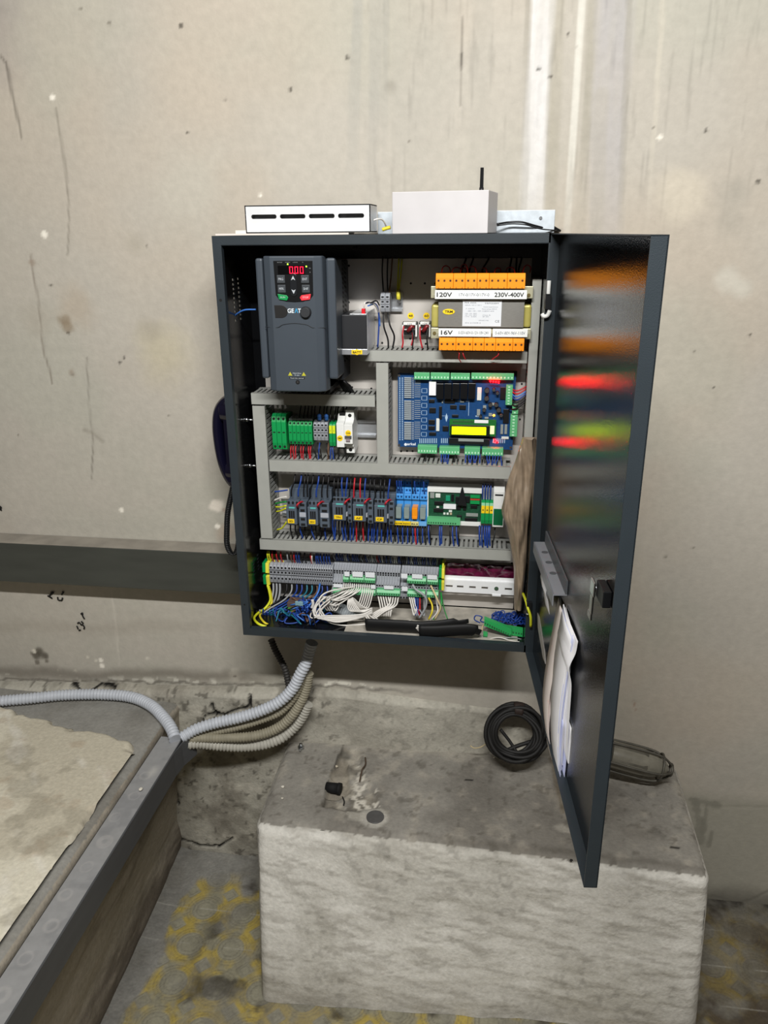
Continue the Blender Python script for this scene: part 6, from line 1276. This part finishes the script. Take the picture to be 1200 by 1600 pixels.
# loose green connectors with blue wires, lower right corner
for (l, lab) in (([(0.514, -0.15, 0.839), (0.534, -0.15, 0.83), (0.553, -0.155, 0.823), (0.572, -0.16, 0.817)], 'longest one lying diagonally'), ([(0.562, -0.14, 0.816), (0.579, -0.14, 0.814), (0.596, -0.14, 0.812)], 'flat one at the right corner'), ([(0.513, -0.15, 0.806), (0.522, -0.15, 0.805)], 'small one at the left of the pile')):
    pp = smooth_path(l, 2); mb = MB(); w_ = .0085 if 'small' not in lab else .0055
    for a, b in ((pp[0], pp[-1]),):
        dx_ = V(b) - V(a); mb.prism([(a[0], a[2] - w_), (b[0], b[2] - w_), (b[0], b[2] + w_), (a[0], a[2] + w_)], a[1] - .006, a[1] + .006); n_ = max(3, int(dx_.length / .005))
        for k in range(n_): c_ = V(a).lerp(V(b), (k + .5) / n_); mb.box(c_.x - .0012, c_.x + .0012, c_.y - .0066, c_.y - .006, c_.z - .003, c_.z + .001, 1)
    tag(mb.build('loose_terminal_plug', [mat('loose_green', '#2fa85a', .4), mat('plug_dark', '#2b5c3c', .5)], bevel=.0006), 'loose green terminal plug on the cabinet floor, ' + lab, 'terminal plug')
for k in range(30):
    xs_ = S(rr.uniform(772, 816), 770, 0.533, 818, 0.599); z_ = 0.822 + rr.uniform(-.006, .008); a = rr.uniform(0, 6.28); R_ = rr.uniform(.004, .009)
    pp = [(xs_ + R_ * math.cos(a + j * 1.25) + .002 * j * rr.uniform(-1, 1), -.10 + .010 * math.sin(a + j * 1.6), z_ + R_ * .9 * math.sin(a + j * 1.25)) for j in range(6)]
    wire(pp, .0012, WM['blue'], 'short curled blue wire on the loose green plugs at the lower right', 'curled blue wires on the loose plugs', k=4)
wire([(0.505, -0.12, 0.818), (0.493, -0.12, 0.825), (0.496, -0.12, 0.835), (0.509, -0.12, 0.832), (0.506, -0.12, 0.823), (0.519, -0.12, 0.819), (0.535, -0.12, 0.823)], .0014, WM['blue'], 'separate blue wire loop left of the loose green plugs', None)
for (l, c, lab) in (([(0.498, -0.15, 0.815), (0.502, -0.15, 0.808), (0.516, -0.155, 0.802), (0.547, -0.16, 0.804), (0.573, -0.16, 0.809), (0.595, -0.15, 0.8)], 'grey', 'grey wire curving along the cabinet edge below the loose plugs'), ([(0.51, -0.15, 0.816), (0.511, -0.14, 0.821), (0.518, -0.13, 0.821), (0.525, -0.13, 0.814)], 'beige', 'beige wire hooked round the loose green plug'), ([(0.527, -0.16, 0.803), (0.547, -0.165, 0.81), (0.567, -0.165, 0.805), (0.589, -0.165, 0.802)], 'white', 'white wire lowest along the cabinet edge at the right')):
    wire(l, .0014, WM[c], lab, None)
wire([(0.591, -0.15, 0.908), (0.595, -0.19, 0.912), (0.599, -0.21, 0.905), (0.605, -0.215, 0.889), (0.607, -0.21, 0.864)], .0028, WM['yg'], 'yellow green earth wire between the cabinet and the door', None)

# ================================================================ CONDUITS, FLOOR TRUNKING
cw = mat('conduit_white', '#b9bdc4', .5, 0, .06, 60); cb = mat('conduit_beige', '#8f8977', .6, 0, .12, 60); cg = mat('conduit_dirty', '#aaa79d', .6, 0, .1, 60); cd_ = mat('conduit_dark', '#2c2a28', .6)  # last one: near-black colour of the dark thin conduit
def conduit(pts, r, m, lab, group=None): mb = MB(); mb.rib(pts, r + .0006, .0084 if r > .0125 else .007, .0034 if r > .0125 else .0026, 16); return tag(mb.build('corrugated_conduit', m), lab, 'conduit', group)
conduit([(-0.812, -0.149, 0.514), (-0.727, -0.122, 0.514), (-0.624, -0.092, 0.514), (-0.536, -0.064, 0.514), (-0.44, -0.049, 0.514), (-0.362, -0.051, 0.514), (-0.298, -0.079, 0.514), (-0.247, -0.121, 0.512), (-0.213, -0.155, 0.506), (-0.195, -0.179, 0.496)], .0140, cw, 'white corrugated conduit arching over the slab from the left')
conduit([(0.119, -0.075, 0.717), (0.111, -0.075, 0.69), (0.104, -0.08, 0.665), (0.091, -0.085, 0.639), (0.071, -0.09, 0.599), (0.042, -0.1, 0.569), (-0.001, -0.11, 0.546), (-0.054, -0.12, 0.528), (-0.115, -0.13, 0.513), (-0.158, -0.145, 0.502), (-0.187, -0.165, 0.49)], .0140, cw, 'white corrugated conduit from the cabinet bottom into the floor trunking, uppermost of four')
conduit([(0.097, -0.07, 0.634), (0.086, -0.07, 0.598), (0.066, -0.075, 0.56), (0.036, -0.085, 0.528), (-0.007, -0.095, 0.509), (-0.06, -0.11, 0.495), (-0.121, -0.12, 0.482), (-0.174, -0.14, 0.479)], .0095, cb, 'thinner beige corrugated conduit, second from the top of four')
conduit([(0.105, -0.065, 0.628), (0.097, -0.065, 0.586), (0.08, -0.07, 0.543), (0.052, -0.08, 0.502), (0.013, -0.09, 0.475), (-0.039, -0.105, 0.464), (-0.099, -0.12, 0.466), (-0.155, -0.14, 0.475), (-0.183, -0.15, 0.476)], .0120, cb, 'beige brown corrugated conduit, third from the top of four')
conduit([(0.098, -0.06, 0.538), (0.082, -0.06, 0.5), (0.059, -0.065, 0.468), (0.03, -0.08, 0.447), (-0.01, -0.09, 0.433), (-0.06, -0.1, 0.429), (-0.109, -0.12, 0.442), (-0.153, -0.14, 0.459), (-0.179, -0.155, 0.466)], .0130, cg, 'off white corrugated conduit, lowest of four')
conduit([(0.017, -0.06, 0.709), (0.025, -0.06, 0.683), (0.036, -0.06, 0.658), (0.049, -0.065, 0.63), (0.057, -0.07, 0.586)], .0080, cd_, 'dark thin conduit dropping from the left of the cabinet bottom')
ft = thing('floor_trunking', 'long grey cable trunking running forward along the slab edge', 'cable trunking', (-.21, -.7, .42))
def tcol(shape): return np.ones(shape + (3,)) * np.array(lin('#8e8e8e'))
ty = np.arange(-1.25, -.160, .003); tx = np.linspace(-.2385, -.1865, 26); TX, TY = np.meshgrid(tx, ty, indexing='ij')
tz = .4870 + 0 * TX
C = tcol(TX.shape); a_ = fbm(TX, TY, 12, 4, 81); C = mixc(C, '#8f8f90', sst(.5, .7, a_) * .5); C = mixc(C, '#737476', sst(.55, .75, fbm(TX, TY, 30, 4, 82)) * .4)
for k in range(9):
    yy0 = -.30 - k * .066; xx0 = -.216 + .006 * math.sin(k * 2.3); d = np.abs(np.hypot((TX - xx0) * 1.0, (TY - yy0) * .9) - .011); C = mixc(C, '#b0adaa', sst(.004, .0012, d + .012 * (a_ - .5)) * .3)
C = mixc(C, '#b5b2ac', sst(.018, .0, np.hypot(TX + .205, (TY + .285) * .6) + .01 * (a_ - .5)) * .6)
gridmesh('trunking_cover', np.stack([TX, TY, tz], -1), C, attr_mat('painted_metal', .45, .08, 200, .06, 60, .5), parent=ft)
mb = MB(); mb.box(-.2400, -.1850, -1.25, -.160, .478, .4865); mb.box(-.2400, -.1850, -1.25, -.165, .4260, .4265)
mb.box(-.2400, -.2385, -1.25, -.160, .4265, .4865); mb.build('trunking_body', mat('trunk_side', '#505153', .5, .1, .08, 10, aniso=(6, 1, 6)), ft, bevel=.0008)
mb = MB(); mb.prism([(-.185, -1.25), (-.185, -.22), (-.181, -.18), (-.166, -.135), (-.164, -.1355), (-.179, -.181), (-.1835, -.22), (-.1835, -1.25)], .424, .4865, 'z'); mb.build('side_cover', MC['trunk_side'], ft, bevel=.0005)

# ================================================================ THINGS ON THE PLINTH AND SLAB
zp = .395
# coil of black cable
cc_ = thing('cable_coil', 'coil of black cable leaning against the wall on the plinth', 'cable coil', (0.605, -0.06, 0.438))
c0 = V((0.598, -0.075, 0.51)); e1 = V((1, .05, 0)).normalized(); e2 = V((0, .45, .89)).normalized(); e3 = e1.cross(e2)
rr = random.Random(2)
for k in range(14):
    R_ = .047 + .0056 * (k % 5); oy = (k // 5 - 1) * .009; pts = []; ph = rr.uniform(0, 6)
    for j in range(40): a = j / 40 * 6.28318; q_ = R_ * (1 + .05 * math.sin(2 * a + ph) + .03 * math.sin(3 * a + ph)); pts.append(c0 + e1 * q_ * math.cos(a) + e2 * q_ * .93 * math.sin(a) + e3 * (oy + .004 * math.sin(a * 2 + ph)) + e1 * rr.uniform(-.0002, .0002))
    mb = MB(); mb.tube(pts, .0048, 8, closed=True); mb.build('cable_turn', blkm, cc_)
mb = MB(); mb.tube(smooth_path([c0 - e1 * .035 + e2 * .005 - e3 * .016, c0 - e2 * .022 + e1 * -.012 - e3 * .018, c0 + e1 * .005 - e2 * .046 - e3 * .016], 5), .004, 8); mb.tube(smooth_path([c0 - e1 * .03 - e2 * .05 - e3 * .016, c0 + e1 * .0 - e2 * .034 - e3 * .018, c0 + e1 * .05 - e2 * .015 - e3 * .016], 5), .0048, 8); mb.build('cable_end', blkm, cc_)
mb = MB(); a = math.radians(88); mb.tube([c0 + e1 * .060 * math.cos(math.radians(96 - 5 * j)) + e2 * .056 * math.sin(math.radians(96 - 5 * j)) for j in range(5)], .0165, 12); mb.build('tape_wrap', mat('brown_tape', '#2d231f', .6), cc_)
wire([(0.493, -0.05, 0.447), (0.503, -0.055, 0.445), (0.519, -0.055, 0.45), (0.536, -0.05, 0.462)], .0012, WM['beige'], 'thin pale wire curving on the plinth left of the cable coil', None)
# old cage bulkhead lamp
dm = mat('dusty_metal', '#5a574f', .6, .4, .2, 60); dgl = mat('dusty_glass', '#7d796d', .28, 0, .15, 50, coat=.4)
bl = thing('cage_lamp', 'old dusty caged bulkhead lamp lying on the plinth behind the door', 'lamp', (0.891, -0.067, 0.395))
a0 = V((0.781, -0.075, 0.481)); a1 = V((0.951, -0.085, 0.45)); ax = (a1 - a0).normalized(); L = (a1 - a0).length; a0.z = max(a0.z, zp + .045); a1 = a0 + ax * L
if a1.z < zp + .030: a1.z = zp + .032
ax = (a1 - a0).normalized(); Rr = .036
up = V((0, -.35, 1)); up = (up - ax * up.dot(ax)).normalized(); sd = ax.cross(up)
def LP(t, r, ang): return a0 + ax * (L * t) + (up * math.cos(ang) + sd * math.sin(ang)) * r
mb = MB(); pts = [a0 + ax * L * t for t in (.0, .05, .60, .72, .84, .93, .97)]; mb.tube(pts, [.030, .031, .031, .029, .024, .014, .004], 22); mb.build('glass_cover', dgl, bl)
mb = MB(); pts = [a0 + ax * L * t for t in (-.08, .08, .09, .20)]; mb.tube(pts, [.034, .036, .033, .033], 22); mb.build('lamp_base', dm, bl)
mb = MB(); pts = [a0 + ax * L * t for t in (.02, .64)]; mb.tube([LP(.05, .0, 0), LP(.66, .0, 0)], .0325, 6); mb.build('reflector_band', mat('dusty_band', '#706c61', .6, .2, .2, 60), bl)
for k in range(5):
    an = math.radians(-80 + 72 * k); mb = MB(); mb.tube(smooth_path([LP(.10, Rr, an), LP(.5, Rr + .002, an), LP(.80, Rr - .001, an), LP(.94, Rr * .62, an), LP(1.0, .012, an)], 5), .0028, 7); mb.build('cage_bar', dm, bl)
mb = MB(); mb.tube([LP(1.0, .013, i / 20 * 6.28318) for i in range(20)], .003, 7, closed=True); mb.tube([LP(.86, Rr * .86, i / 24 * 6.28318) for i in range(24)], .0026, 7, closed=True); mb.tube([LP(.12, Rr, i / 24 * 6.28318) for i in range(24)], .003, 7, closed=True); mb.build('cage_ring', dm, bl)
mb = MB(); f0 = LP(.62, Rr + .004, math.radians(-100)); mb.tube([f0 - ax * .015, f0 + ax * .012, f0 + ax * .03 + up * .008], .0028, 6); mb.build('cage_clip', dm, bl)
mb = MB(); p = V((0.183, -0.176, 0.388)); mb.tube([(p.x - .020, p.y, .394), (p.x + .008, p.y - .002, .394)], [.0115, .0125], 18); mb.tube([(p.x + .008, p.y - .002, .394), (p.x + .0155, p.y - .003, .394)], [.0138, .0138], 18)
tag(mb.build('rubber_plug', mat('deep_black_rubber', '#070707', .8)), 'black rubber plug lying in the chipped groove of the plinth', 'plug')
mb = MB(); p = V((0.292, -0.262, 0.396)); mb.tube([(p.x, p.y, .3935), (p.x, p.y, .3985)], .0195, 28); tag(mb.build('steel_disc', mat('dull_disc', '#5d5c5b', .5, .3, .1, 80)), 'dull grey round disc set into the front of the plinth top', 'disc')
mb = MB(); p = V((0.071, -0.027, 0.396)) + V((0, -.018, 0)); mb.tube([p + V((0, 0, .0005)), p + V((0, 0, .005))], .0085, 6); mb.tube([p + V((0, 0, .005)), p + V((0, 0, .013))], .0045, 10); mb.tube([p + V((0, -.004, .004)), p + V((.001, -.016, .005))], .003, 8); tag(mb.build('bolt', silver), 'small shiny bolt on the back left of the plinth', 'bolt')
wire([V((0.238, -0.149, 0.394)) + V((0, 0, .002)), V((0.239, -0.117, 0.394)) + V((0, 0, .010)), V((0.243, -0.093, 0.394)) + V((0, 0, .007)), V((0.239, -0.071, 0.394)) + V((0, 0, .010))], .0018, mat('rusty_wire', '#4a3b2d', .8), 'rusty bent wire sticking out of the plinth groove', None, 'rusty_wire')
wire([V((0.207, -0.204, 0.394)), V((0.214, -0.218, 0.394)), V((0.215, -0.231, 0.394))], .0015, WM['black'], 'tiny black wire offcut below the black rubber plug', None, 'wire_offcut')
rr = random.Random(9)
for (u, v, s_, lab) in ((525,1198,.0045,'cream pebble in the left of the plinth groove'), (442,1230,.004,'white plaster crumb near the left plinth edge'), (441,1248,.003,'smaller white crumb below the first at the left plinth edge'), (548,1181,.003,'dark crumb at the top of the groove'), (558,1275,.003,'crumb left of the grey disc'), (579,1143,.0045,'grey stone by the wall behind the groove'), (772,1184,.0025,'white crumb left of the cable coil'), (472,1219,.002,'dark crumb left of the groove')):
    p = V((0.288, -0.093, 0.395)); 
DB = [((0.171, -0.097, 0.39), .0045, '#bdb39f', 'cream pebble in the left of the plinth groove'), ((0.063, -0.192, 0.396), .004, '#cfcabd', 'white plaster crumb near the left plinth edge'), ((0.072, -0.23, 0.396), .003, '#c4beb0', 'smaller white crumb below the first at the left plinth edge'),
      ((0.234, 0.044, 0.397), .0045, '#6c665c', 'grey stone by the wall behind the groove'), ((0.552, -0.022, 0.396), .0025, '#d8d3c6', 'white crumb left of the cable coil'), ((0.71, -0.334, 0.396), .003, '#1d1a17', 'dark crumb near the door bottom on the plinth')]
for (p, s_, c_, lab_) in DB:
    mb = MB(); mb.ball((p[0], p[1], p[2] + s_ * .4), s_, sc=(1.2, .9, .6), u=7, v=5)
    for v_ in mb.bm.verts: v_.co += V((rr.uniform(-1, 1), rr.uniform(-1, 1), rr.uniform(-1, 1))) * s_ * .18
    tag(mb.build('crumb', mat('crumb_' + c_[1:], c_, .9)), lab_, 'crumb')
p = V((-0.416, -0.133, 0.481)); mb = MB(); mb.tube([p + V((.0125 * math.cos(i / 24 * 6.28318), .0125 * math.sin(i / 24 * 6.28318), .004)) for i in range(24)], .0042, 10, closed=True); tag(mb.build('rubber_ring', blkm), 'small black rubber ring lying on the slab under the conduit', 'ring')
mb = MB(); p = V((-0.239, -0.349, 0.488)); mb.ball(p + V((.035, 0, .004)), .0045, sc=(1, 1.3, .5), u=7, v=5); tag(mb.build('crumb', MC['crumb_cfcabd']), 'white crumb on the left edge of the floor trunking', 'crumb')

# ------------------------------------------------------------ labels of repeats: place within their row
ORD = 'first second third fourth fifth sixth seventh eighth ninth tenth eleventh twelfth thirteenth fourteenth fifteenth sixteenth seventeenth eighteenth nineteenth twentieth'.split()
byl = {}
for o in bpy.data.objects:
    if o.parent is None and o.get('group') and 'label' in o: byl.setdefault((o['group'], o['label']), []).append(o)
for (g, l), os_ in byl.items():
    if len(os_) < 2 or len(os_) > 20 or any(k in g for k in ('tangle', 'curled', 'looping', 'into the front', 'sweeping', 'stepped strips', 'over the transformer')): continue
    os_.sort(key=lambda o: o.location.x)
    for i, o in enumerate(os_):
        q_ = ORD[i] + ' from the left' if i < len(os_) - 1 else 'rightmost'
        if len((l + ' ' + q_).split()) > 16: q_ = ORD[i] + ' from left' if i < len(os_) - 1 else 'rightmost'
        o['label'] = l + ', ' + q_
